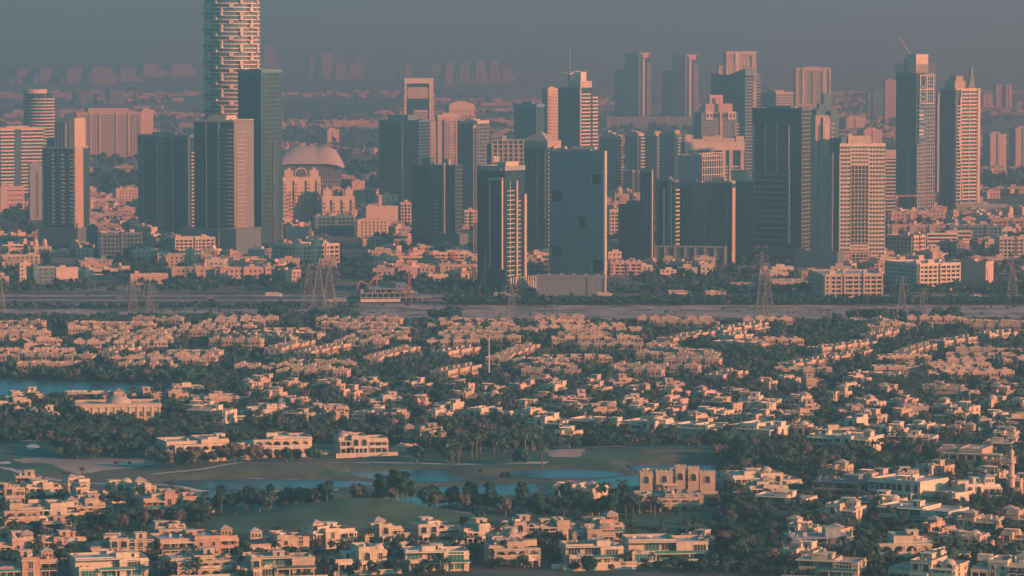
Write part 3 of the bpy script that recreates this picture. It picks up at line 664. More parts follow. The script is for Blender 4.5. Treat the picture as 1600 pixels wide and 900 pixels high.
b.balc('R', .1, .9, 4, b.H - 4, 3.8, 2.4, 'cream'); b.grid('L', 0, 1, 0, b.H, 4, 3.8, .6, .8, 'teal'); b.roof('cream', 2, n=4); b.done()

# twin towers
for lab, x0, x1, x2, yt in (('left one of two identical ribbed towers on a shared podium', 966, 1000, 1016, 84), ('right one of two identical ribbed towers on a shared podium', 1040, 1072, 1090, 87)):
    b = T('ribbed_tower', lab, x0 + 10, x1, x2, yt, 193, 50, 'gb', group='twin ribbed towers')
    b.slab('L', .0, .14, 0, b.H + 3, 'grey', 2, 'rib'); b.slab('L', .30, .42, 0, b.H, 'grey', 2, 'rib'); b.slab('L', .8, .86, 0, b.H, 'grey', 1.6, 'rib'); b.balc('L', .88, 1, 4, b.H - 5, 4.2, 2.4, 'cream'); b.balc('L', .6, .68, 4, b.H - 5, 4.2, 2.4, 'cream')
    b.balc('R', .55, .95, 4, b.H - 16, 4.2, 3, 'cream'); b.slab('R', .2, .36, 0, b.H - 10, 'white', 2, 'rib'); b.u('crown_block').box(b.L * .2, -1, b.H - 8, b.L * .8, 12, b.H + 2, 'pink'); b.u('side_wing').box(-2, b.W, 0, 16, b.W + 24, b.H * .78, 'char'); b.roof('grey', 2, False)
    for i in range(6): b.p('rooftop_units', 'stuff').box(4 + 3 * i, 8, b.H, 6 + 3 * i, 10, b.H + 3 + i % 2, 'grey')
    b.done()
b = T('parking_podium', 'long low parking podium with open decks under the twin ribbed towers', 944, 948, 1082, 183, 199, 6, 'dgrey', depth=60, cat='podium', corename='core')
b.grid('R', 0, 1, 0, b.H, 12, 4.4, 1.2, 2.2, 'grey', .8); b.slab('R', 0, .03, 0, b.H + 3, 'grey', 1.6, 'stair_wall'); b.slab('R', .68, .74, 0, b.H + 2, 'grey', 1.6, 'stair_wall'); b.done()

b = T('stepped_top_tower', 'tall tower with sunlit stepped top, half hidden by a slant-roofed dark tower', 1130, 1134, 1181, 84, 262, 8, 'sand', depth=26, corename='wall')
b.grid('R', 0, 1, 0, b.H - 10, 5, 4, 2.2, 1.6, 'cream', .6); b.slab('R', .3, .42, 0, b.H + 1, 'white', 1.4, 'pilaster'); b.slab('R', .84, .98, 0, b.H - 2, 'cream', 1.4, 'pilaster'); b.roof('cream', 3, False); b.p('side_step').box(-10, 2, 0, 0, 18, b.H - 16, 'sand'); b.balc('R', .98, 1.14, 4, b.H - 24, 4, 2, 'cream'); b.wins('R', .45, .8, 10, b.H - 10, 4, 30, 2.4, 1.6); b.done()
def slant_tower():
    b = T('slant_roof_tower', 'dark glass tower with a slanting roofline in front of the stepped-top tower', 1110, 1164, 1178, 118, 285, 62, 'gd')
    b.p('slant_crown').poly([(0, 0, b.H), (0, b.W, b.H), (0, b.W, b.H + 2), (0, b.W * .5, b.H - .5 + 1), (0, 0, b.H + 9)], 'gb'); b.p('slant_crown').poly([(0, 0, b.H + 9), (b.L, 0, b.H + 9), (b.L, 0, b.H), (0, 0, b.H)], 'teal'); b.p('slant_crown').poly([(0, 0, b.H + 9), (0, b.W * .5, b.H + .5), (b.L, b.W * .5, b.H + .5), (b.L, 0, b.H + 9)], 'teal')
    b.grid('L', 0, 1, 0, b.H - 8, 5, 4, .15, .3, 'teal', .2, 'mullions'); b.slab('L', .0, .08, 0, b.H - 3, 'teal', .6, 'corner_panel'); b.grid('R', 0, 1, 0, b.H - 3, 3, 4, .4, .8, 'grey'); b.balc('R', .7, 1.05, 6, b.H - 6, 4, 2, 'cream'); b.done()
slant_tower()
b = T('apartment_tower', 'ornate stepped tower with white arcaded crown, in front of the slant-roofed tower', 1084, 1096, 1152, 176, 305, 14, 'dgrey', depth=24, corename='wall')
b.grid('R', 0, 1, 0, b.H, 3.6, 3.6, .8, .9, 'grey', .5); b.slab('R', .12, .3, b.H - 8, b.H + 1, 'white', 1.2, 'arcade_panel'); b.slab('R', .72, .94, b.H - 8, b.H + 1, 'white', 1.2, 'arcade_panel'); b.slab('R', .5, .56, 0, b.H + 18, 'pink', 1.4, 'hoist_strip'); b.wins('R', .12, .94, b.H - 7, b.H, 9, 1, 2, 4, dep=1.3)
b.u('upper_tier').box(b.L * .12, 3, b.H, b.L * .88, 20, b.H + 10, 'sand'); b.u('upper_tier').box(b.L * .25, 5, b.H + 10, b.L * .62, 16, b.H + 20, 'pink'); b.balc('R', .9, 1.05, 4, b.H - 10, 3.6, 2, 'cream'); b.done()
b = T('white_gate_building', 'broad white block with stepped roof penthouses and dark top windows', 1066, 1070, 1163, 222, 318, 10, 'gd', depth=28, cat='apartment block')
b.slab('R', 0, 1, b.H - 9, b.H, 'white', 1.6, 'top_beam')
for f in (0, .15, .42, .62, .74, .93): b.slab('R', f, f + .06, 0, b.H - 9, 'cream', 1.5, 'pier')
b.grid('R', .2, .98, 0, b.H - 26, 30, 3.6, 0, 1.5, 'white', .9, 'white_band')
for i, (f, w_, h_) in enumerate(((0, .12, 8), (.12, .2, 3), (.3, .2, 6), (.5, .14, 7), (.62, .22, 4), (.86, .14, 6))): b.u('penthouse').box(b.L * f, 2, b.H, b.L * (f + w_), 18, b.H + h_, 'cream')
b.done()
b = T('office_block', 'grey banded block with white lattice corner in front of the white gate building', 1059, 1096, 1129, 245, 342, 48, 'grey', corename='wall')
b.grid('L', 0, 1, 0, b.H, 3, 5.5, 0, .6, 'char', .2, 'dark_band'); b.wins('L', .05, .95, 3, b.H - 2, 7, 12, 1.3, 1.3); b.grid('R', 0, 1, 0, b.H + 4, 3.6, 7, .7, .8, 'white', 1.0, 'lattice'); b.slab('R', .05, .95, 0, b.H, 'gd', .3, 'glass_wall'); b.roof('cream', 1.5, n=4, hp=3); b.done()
for i, (lab, x0, x1, x2, yt, yb, kk) in enumerate((
  ('hazy banded apartment tower right of the pierced slab, left half of a pair', 938, 962, 972, 214, 305, 'grey'),
  ('hazy banded apartment tower with small domes, right half of a pair', 976, 998, 1006, 212, 306, 'grey'),
  ('tower with a bright scalloped balcony edge, right of the hazy banded pair', 1004, 1022, 1035, 212, 300, 'cream'),
  ('dull dark tower in full shade between the scalloped tower and white gate building', 1030, 1056, 1066, 212, 310, 'teal'))):
    b = T('apartment_tower', lab, x0, x1, x2, yt, yb, 60, 'gb')
    b.grid('L', .05, .42, 0, b.H, 5, 3.6, .5, 1.1, kk, .8); b.grid('L', .58, .96, 0, b.H, 5, 3.6, .5, 1.1, kk, .8); b.balc('R', .1, .9, 3, b.H, 3.6, 2, 'cream')
    b.roof('cream' if i < 3 else 'teal', 2, n=6, hp=5); b.u('roof_step').box(b.L * .1, b.W * .1, b.H, b.L * .9, b.W * (.3 + .1 * i), b.H + 3 + i, 'sand'); b.u('roof_step').box(b.L * .2, b.W * .6, b.H, b.L * .8, b.W * .9, b.H + 7 - i, 'grey'); b.done()

# dark row at the front right of centre
b = T('dark_tower', 'dark tower with one bright vertical edge and pale roof slab, right of pierced slab', 1000, 1019, 1023, 266, 413, 64, 'gd')
b.grid('L', 0, .8, 0, b.H - 8, 4, 3.5, .4, .7, 'teal', .3); b.slab('L', -.05, .06, 0, b.H, 'cream', 1.5, 'edge_wall'); b.slab('L', 0, 1, b.H - 2, b.H + .5, 'grey', 1.5, 'roof_slab'); b.done()
b = T('dark_tower', 'low broad dark block in deep shade beneath the small distant mosque', 966, 1012, 1018, 322, 411, 64, 'gd')
b.grid('L', 0, 1, 0, b.H, 6, 3.5, .4, .5, 'char', .3); b.roof('char', 1, n=3); b.done()
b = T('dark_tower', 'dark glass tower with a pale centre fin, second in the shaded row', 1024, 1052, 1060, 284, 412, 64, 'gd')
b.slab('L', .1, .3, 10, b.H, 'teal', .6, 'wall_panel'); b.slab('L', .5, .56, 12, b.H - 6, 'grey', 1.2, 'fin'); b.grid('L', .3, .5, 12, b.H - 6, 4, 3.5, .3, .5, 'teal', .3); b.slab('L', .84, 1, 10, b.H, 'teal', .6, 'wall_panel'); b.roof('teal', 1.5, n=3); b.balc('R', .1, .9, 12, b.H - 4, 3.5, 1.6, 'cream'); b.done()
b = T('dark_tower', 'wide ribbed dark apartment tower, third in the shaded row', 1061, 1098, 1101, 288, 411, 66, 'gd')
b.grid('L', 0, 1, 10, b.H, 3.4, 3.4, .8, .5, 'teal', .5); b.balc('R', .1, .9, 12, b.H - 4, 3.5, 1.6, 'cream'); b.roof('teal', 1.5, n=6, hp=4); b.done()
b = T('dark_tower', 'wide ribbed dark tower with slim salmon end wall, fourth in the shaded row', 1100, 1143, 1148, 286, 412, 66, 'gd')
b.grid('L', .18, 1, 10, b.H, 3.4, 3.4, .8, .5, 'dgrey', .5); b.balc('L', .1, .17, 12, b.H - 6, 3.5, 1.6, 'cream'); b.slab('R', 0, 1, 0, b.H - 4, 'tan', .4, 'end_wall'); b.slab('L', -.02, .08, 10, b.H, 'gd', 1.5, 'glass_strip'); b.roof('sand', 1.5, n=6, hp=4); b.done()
b = T('dark_tower', 'dark tower in shade squeezed left of the big gridded tower', 1149, 1172, 1177, 283, 408, 64, 'gd')
b.grid('L', 0, 1, 0, b.H, 4, 3.5, .7, .5, 'teal', .4); b.p('white_rooms').box(0, 4, b.H, b.L, 18, b.H + 9, 'cream'); b.roof('cream', 1.5, n=3); b.done()
b = T('podium_block', 'low grey podium with tall piers under the shaded tower row', 1022, 1134, 1136, 385, 414, 82, 'dgrey', cat='podium', corename='wall')
b.grid('L', 0, 1, 0, b.H, 9, 20, 1.6, 1.2, 'grey', 1.2, 'piers'); b.done()

# big gridded tower and neighbours, right of centre
b = T('gridded_tower', 'big dark square tower with pale floor bands and vertical strips', 1175, 1252, 1272, 172, 405, 66, 'gd')
b.grid('L', .25, .98, b.H * .58, b.H - 12, 13, 3.5, 1.2, .3, 'cream', 1.0, 'upper_grid'); b.grid('L', .25, .98, b.H * .12, b.H * .57, 40, 5.2, 1.4, 1.2, 'sand', .8, 'lower_bands'); b.grid('L', .5, .97, 28, b.H * .42, 4, 3.5, .5, .5, 'teal', 1.15, 'recess_grid')
b.slab('L', .24, .27, b.H * .1, b.H * .6, 'grey', 1.2, 'fin'); b.grid('L', 0, .22, 0, b.H - 3, 4.5, 3.5, .4, .5, 'dgrey', .3, 'dark_grid'); b.grid('R', 0, 1, 0, b.H - 3, 4.5, 3.5, .4, .7, 'mgrey', .3, 'dark_grid'); b.slab('L', 0, 1, b.H - 11, b.H + 1, 'char', 1.1, 'top_band'); b.roof('dgrey', 1.5, n=8, hp=3); b.u('podium').box(-6, -6, 0, b.L + 20, b.W + 4, 9, 'dgrey'); b.done()
b = T('salmon_tower', 'slim salmon tower with grey-green right side and stepped cap', 1271, 1273, 1309, 180, 412, 10, 'pink', depth=22, corename='wall')
b.slab('R', .32, .62, 0, b.H - 2, 'pink', 1.4, 'bay'); b.wins('R', .04, .3, 6, b.H - 8, 1, 48, 2, 1.6); b.wins('R', .36, .58, 6, b.H - 8, 1, 48, 2.8, 1.6, 'white', 'white_panel', 1.5); b.slab('R', .64, 1, 0, b.H + 4, 'teal', .6, 'green_panel'); b.balc('R', .66, .8, 6, b.H - 4, 3.6, 1.6, 'cream')
b.u('cap').box(b.L * .05, 2, b.H, b.L * .9, 20, b.H + 5, 'teal'); b.u('cap').box(b.L * .2, 4, b.H + 5, b.L * .75, 16, b.H + 9, 'teal'); b.u('cap').box(b.L * .4, 6, b.H + 9, b.L * .7, 14, b.H + 18, 'teal'); b.done()
b = T('sunlit_grid_tower', 'sunlit cream tower with banded windows and central gridded bay, right', 1308, 1311, 1382, 226, 414, 12, 'gd', depth=24)
b.grid('R', 0, .24, 0, b.H, 3.0, 3.35, .5, 1.75, 'white', .6); b.grid('R', .64, 1, 0, b.H, 3.0, 3.35, .5, 1.75, 'white', .6); b.grid('R', .24, .64, b.H * .83, b.H, 3, 3.35, .5, 1.75, 'white', .6); b.grid('R', .24, .64, b.H * .18, b.H * .83, 3.2, 3.35, .6, .7, 'sand', .9, 'bay_grid'); b.grid('R', .24, .64, b.H * .1, b.H * .17, 3, 3.35, .5, 1.75, 'white', .6); b.grid('R', 0, .7, 0, b.H * .12, 3.2, 3.3, .6, .8, 'sand', .9, 'bay_grid')
b.slab('R', 0, 1, b.H - 1.5, b.H + 1, 'white', .8, 'cornice'); b.u('plant_room').box(b.L * .28, 3, b.H, b.L * .7, 16, b.H + 7, 'cream'); b.u('plant_room').box(2, 3, b.H, b.L * .24, 16, b.H + 6, 'teal'); b.p('rooftop_units', 'stuff').box(b.L * .2, 2, b.H, b.L * .27, 5, b.H + 9, 'cream'); b.done()
b = T('slab_tower', 'blank blue-grey slab wall left of the sunlit cream tower', 1279, 1310, 1313, 243, 418, 70, 'grey', corename='wall')
b.slab('L', -.02, .28, 0, b.H, 'gd', .3, 'glass_bay'); b.slab('L', .28, .36, 0, b.H + 2, 'grey', 1.4, 'fin'); b.p('base_block').box(-8, -2, 0, b.L, b.W + 18, 13, 'dgrey'); b.done()
b = T('banded_tower', 'narrow round-cornered banded tower tucked right of the sunlit cream tower', 1380, 1383, 1399, 234, 345, 15, 'gd', depth=16)
b.grid('R', 0, 1, 0, b.H, 20, 3.6, 0, 1.4, 'cream', 1.0, 'white_band'); b.slab('R', 0, 1, b.H - 9, b.H, 'sand', 1.3, 'top_panel'); b.done()
b = T('pink_frame_tower', 'pink-outlined gridded tower far behind the big dark square tower', 1240, 1243, 1297, 108, 262, 8, 'grey', depth=24)
for f, w_ in ((0, .04), (.17, .1), (.48, .04), (.76, .1), (.95, .05)): b.slab('R', f, f + w_, 0, b.H, 'cream', 1.6, 'pilaster')
b.grid('R', 0, 1, 0, b.H - 4, 3, 3.6, .6, 1.0, 'cream', .7); b.slab('R', .18, .9, b.H - 3, b.H + 1, 'pink', 1.8, 'pink_beam'); b.slab('R', 0, .8, b.H * .62, b.H * .62 + 3, 'pink', 1.8, 'pink_beam'); b.slab('R', .26, .29, b.H * .62, b.H, 'pink', 1.8, 'pink_post'); b.slab('R', .5, .53, b.H * .62, b.H, 'pink', 1.8, 'pink_post'); b.roof('pink', 1.5, n=4, hp=3); b.done()
b = T('dark_tower', 'dark hazy block left of the pink-outlined tower', 1182, 1212, 1240, 146, 255, 40, 'gb'); b.grid('L', 0, 1, 0, b.H, 5, 3.8, .5, .8, 'teal'); b.grid('R', 0, 1, 0, b.H, 20, 3.8, 0, 1.4, 'sand', .6); b.roof('sand', 2, n=5); b.done()
for lab, x0, x1, x2, yt, yb, k in (('pale pink slab tower in haze, tallest of the small cluster left of crane tower', 1380, 1383, 1400, 127, 190, 'pink'), ('short grey slab in haze beside the pale pink slab tower', 1362, 1364, 1381, 143, 186, 'teal'), ('hazy grey tower with open side, left end of the small cluster', 1355, 1357, 1366, 145, 183, 'grey')):
    b = T('distant_tower', lab, x0, x1, x2, yt, yb, 10, k, depth=30, corename='wall'); b.wins('R', .2, .8, 4, b.H - 4, 2, 12, 2.4, 2); b.roof(k, 2, n=2, hp=4); b.done()

def crane_tower():
    b = T('unfinished_tower', 'tall glass tower under construction topped by scaffold and a crane', 1399, 1432, 1459, 114, 335, 47, 'gd')
    b.grid('L', 0, 1, 0, b.H - 3, 3.2, 3.8, .3, .15, 'teal', .35, 'mullions'); b.slab('L', .3, .46, 0, b.H * .45, 'teal', .6, 'lift_strip'); b.slab('L', -.0, .03, 0, b.H - 3, 'teal', .8, 'corner_fin')
    b.grid('R', .42, 1, 0, b.H, 2.9, 3.8, .9, 1.0, 'grey', .8, 'facade_grid'); b.slab('R', 0, .4, 0, b.H * .56, 'gb', .5, 'glass_bay'); b.grid('R', 0, .4, 0, b.H * .5, 3, 3.8, .5, .6, 'cream', .9); b.grid('R', .1, .9, b.H * .78, b.H - 2, 9, 12, 1.2, 1.0, 'cream', 1.5, 'bare_frame')
    b.balc('R', .08, .36, b.H * .56, b.H * .78, 3.8, 1.0, 'white', rail=1.6)
    # opened panes tilted so that they mirror the low sun
    m = b.p('tilted_pane')
    for i in range(12):
        z = b.H * .50 + i * 5.2; u0, u1 = b.L * .06, b.L * .38
        m.poly([(u0, -1.9, z), (u1, -1.9, z), (u1, -1.4, z + 2.6), (u0, -1.4, z + 2.6)], 'gl')
    sc_ = b.p('scaffold', 'stuff')
    for i in range(19):
        u = b.L * i / 18
        for y in (-1, b.W + 1): sc_.box(u, y, b.H - 4, u + .25, y + .25, b.H + 9, 'steel')
    for i in range(19):
        v = b.W * i / 18
        for x in (-1, b.L + 1): sc_.box(x, v, b.H - 4, x + .25, v + .25, b.H + 9, 'steel')
    for z in (b.H + 3, b.H + 6, b.H + 9):
        sc_.box(-1.1, -1.1, z, b.L + 1.1, -.9, z + .25, 'steel'); sc_.box(-1.2, -1, z, -1, b.W + 1, z + .25, 'steel')
    b.u('crown_block').box(b.L * .1, b.W * .15, b.H, b.L * .8, b.W * .6, b.H + 19, 'cream'); b.u('core_head').box(b.L * .2, b.W * .4, b.H, b.L * .9, b.W * .8, b.H + 14, 'teal')
    b.done(); return b
ct = crane_tower()
def tower_crane(label, px, py, ytop, jib, cat='crane', z0=0, Y=None, updir=None, k='redst', w_=1.6, counter=.3, name='tower_crane'):
    p = G(px, py) if Y is None else Vector(((px - 800) / F * Y * 1.0, Y, 0))
    o = thing(name, label, cat, (p.x, p.y, z0)); h = ztop(ytop, p.y) - z0
    m = MB()
    for sx in (-1, 1):
        for sy in (-1, 1): m.box(sx * w_ / 2 - .15, sy * w_ / 2 - .15, 0, sx * w_ / 2 + .15, sy * w_ / 2 + .15, h, k)
    n = int(h / (w_ * 1.3))
    for i in range(n):
        z = h * i / n; z2 = h * (i + 1) / n; s_ = 1 if i % 2 else -1
        m.bar((-s_ * w_ / 2, -w_ / 2, z), (s_ * w_ / 2, -w_ / 2, z2), .18, k); m.bar((w_ / 2, -s_ * w_ / 2, z), (w_ / 2, s_ * w_ / 2, z2), .18, k); m.box(-w_/2, -w_/2 - .1, z, w_/2, -w_/2 + .1, z + .2, k)
    m.build('mast', o, kind='stuff')
    c = MB(); c.box(-1.3, -1.3, h, 1.3, 1.3, h + 2.2, 'cream'); c.build('cab', o)
    j = MB(); v = Vector(jib); 
    side = Vector((0, 0, 1.1)) if abs(v.z) < v.length * .6 else Vector((1.1, 0, 0))
    st = Vector((0, 0, h + 1.5))
    for off in (side * 0, side): j.bar(st + off, st + v + off * .5, .32, k)
    n = int(v.length / 2.5)
    for i in range(n):
        a = st + v * (i / n) + (side if i % 2 else side * 0); b_ = st + v * ((i + 1) / n) + (side * 0 if i % 2 else side); j.bar(a, b_, .16, k)
    j.build('jib', o)
    if counter:
        q = MB(); e = st - Vector((v.x, v.y, 0)).normalized() * v.length * counter; q.bar(st, e, .9, k); q.box(e.x - 1, e.y - 1, e.z - 2.4, e.x + 1, e.y + 1, e.z + .2, 'grey'); q.build('counterweight', o)
    return o
tower_crane('thin luffing crane leaning left on top of the unfinished glass tower', 1424, 0, 92, (-13.5, 0, 21), z0=ct.H + 18, Y=ct.Y + 18, k='pink', w_=1.2, counter=.15)

b = T('sail_top_tower', 'tower of white balcony bands with curved right spire, far right', 1468, 1492, 1529, 140, 330, 35, 'gd')
b.grid('L', 0, 1, 0, b.H - 6, 3.4, 3.8, .4, .5, 'teal'); b.balc('R', 0, .16, 4, b.H - 14, 3.8, 2, 'white'); b.grid('R', .2, .9, 4, b.H, 11, 3.8, .7, 1.5, 'white', 1.2, 'white_band'); b.slab('R', .9, 1, 0, b.H + 1, 'white', 1.8, 'edge_wall'); b.slab('R', .17, .2, 0, b.H - 8, 'cream', 1.4, 'fin')
b.u('crown_block').box(0, 2, b.H, b.L * .45, 20, b.H + 9, 'sand'); b.u('crown_block').box(b.L * .1, 4, b.H + 9, b.L * .4, 16, b.H + 14, 'sand')
sp = b.p('spire'); x0 = b.L * .72; sp.vprism([(x0 - 2, b.H), (x0 + 7, b.H), (x0 + 6, b.H + 8), (x0 + 4.5, b.H + 17), (x0 + 3, b.H + 24), (x0 + 2, b.H + 24), (x0 + 1.2, b.H + 12), (x0 - .5, b.H + 5)], 6, 9, 'mgrey')
sl_ = b.p('diagonal_brace')
sl_.bar((b.L * .28, -1.6, b.H * .1), (b.L * .1, -1.6, b.H * .7), .8, 'white'); b.roof('cream', 1.4, False); b.u('podium').box(-4, -6, 0, b.L + 8, 0, 9, 'grey'); b.grid('R', 0, 1, 0, 12, 6, 5, .5, .5, 'grey', 2.0, 'podium_frame'); b.done()

# hazy background towers: (name kind, label, x0, x1, ytop, ybase, colour)
FAR = [
 ('long hazy apartment row on the desert, first block from the left', 18, 54, 110, 131, 'sand'), ('long hazy apartment row, second block from the left', 55, 85, 109, 131, 'sand'),
 ('long hazy apartment row, third block, left of a dark gap', 97, 128, 108, 131, 'sand'), ('long hazy apartment row, fourth block, right of the dark gap', 131, 176, 107, 133, 'sand'),
 ('long hazy apartment row, fifth and rightmost block', 180, 213, 107, 128, 'sand'), ('faint grey block just right of the long hazy apartment row', 216, 248, 102, 120, 'grey'),
 ('faint grey block touching the round tower in the haze', 258, 300, 102, 119, 'grey'), ('dark low office slab with pale end, left far plain', 114, 152, 148, 164, 'dgrey'), ('dark low office slab with pale end, right twin on far plain', 166, 188, 145, 164, 'dgrey'),
 ('tan far tower right beside the round tower', 406, 431, 71, 112, 'sand'),
 ('dark far tower, left end of the hazy far cluster', 479, 496, 90, 123, 'teal'), ('pale far tower with flat top, second in the hazy far cluster', 497, 518, 85, 123, 'sand'),
 ('tall faint tower at the back of the hazy far cluster', 513, 534, 77, 108, 'teal'), ('low pale block in the hazy far cluster', 520, 540, 101, 125, 'sand'), ('low pale block beside the slender far tower', 540, 564, 100, 124, 'sand'),
 ('slender faint tower, right end of the hazy far cluster', 556, 571, 77, 106, 'teal'),
 ('hazy slab, first from left of the far group right of the frame tower', 692, 708, 98, 133, 'sand'), ('hazy slab, second from left of the far group right of the frame tower', 713, 734, 99, 131, 'teal'),
 ('hazy slab, third from left of the far group right of the frame tower', 738, 759, 97, 130, 'sand'), ('hazy slab, fourth from left of the far group right of the frame tower', 761, 780, 97, 129, 'sand'),
 ('short hazy tower hidden behind the frame tower top', 628, 645, 103, 126, 'sand'), ('tiny faint block between frame tower and far group', 668, 688, 100, 118, 'teal'),
 ('low faint wide block at the right of the far group', 781, 800, 108, 128, 'sand'),
 ('pink ribbed tower, left of a pair near the right edge', 1553, 1566, 135, 167, 'pink'), ('pink ribbed tower, right of a pair near the right edge', 1568, 1581, 135, 167, 'pink'),
 ('low pink block left of the pink ribbed pair', 1531, 1550, 150, 168, 'pink'), ('grey building below the pink ribbed pair', 1536, 1572, 212, 262, 'grey'), ('grey building at the right edge with balconied side', 1578, 1610, 203, 264, 'grey'),
 ('dim grey midrise between crane tower and spire tower', 1460, 1474, 150, 300, 'teal'), ('pale low block left of the crane tower foot', 1332, 1362, 218, 250, 'sand'), ('pale low block with terraces behind sunlit cream tower', 1340, 1378, 205, 240, 'sand'),
 ('pale wide low block between the salmon tower and crane tower', 1312, 1352, 186, 206, 'sand'), ('small hazy block on the plain left of the dark twins', 505, 530, 205, 222, 'sand'),
]
for i, (lab, x0, x1, yt, yb, k) in enumerate(FAR):
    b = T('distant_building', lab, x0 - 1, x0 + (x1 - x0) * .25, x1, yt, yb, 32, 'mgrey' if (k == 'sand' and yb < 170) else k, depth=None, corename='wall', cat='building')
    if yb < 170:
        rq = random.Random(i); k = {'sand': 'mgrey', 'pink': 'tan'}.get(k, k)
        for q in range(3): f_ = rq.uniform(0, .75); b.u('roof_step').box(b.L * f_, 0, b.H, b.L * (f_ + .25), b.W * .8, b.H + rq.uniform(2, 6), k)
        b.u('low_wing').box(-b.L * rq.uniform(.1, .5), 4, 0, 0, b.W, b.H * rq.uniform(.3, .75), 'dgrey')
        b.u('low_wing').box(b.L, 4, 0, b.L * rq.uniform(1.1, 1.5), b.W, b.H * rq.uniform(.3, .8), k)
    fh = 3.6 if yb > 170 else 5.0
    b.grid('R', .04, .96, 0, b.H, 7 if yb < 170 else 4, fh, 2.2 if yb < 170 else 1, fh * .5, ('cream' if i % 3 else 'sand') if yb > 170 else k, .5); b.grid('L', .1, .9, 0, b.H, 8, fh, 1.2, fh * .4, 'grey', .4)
    b.slab('R', .45, .55, 0, b.H + 2, k, 1.8, 'pilaster'); b.roof(k, 2.5, n=4, hp=5); b.done()

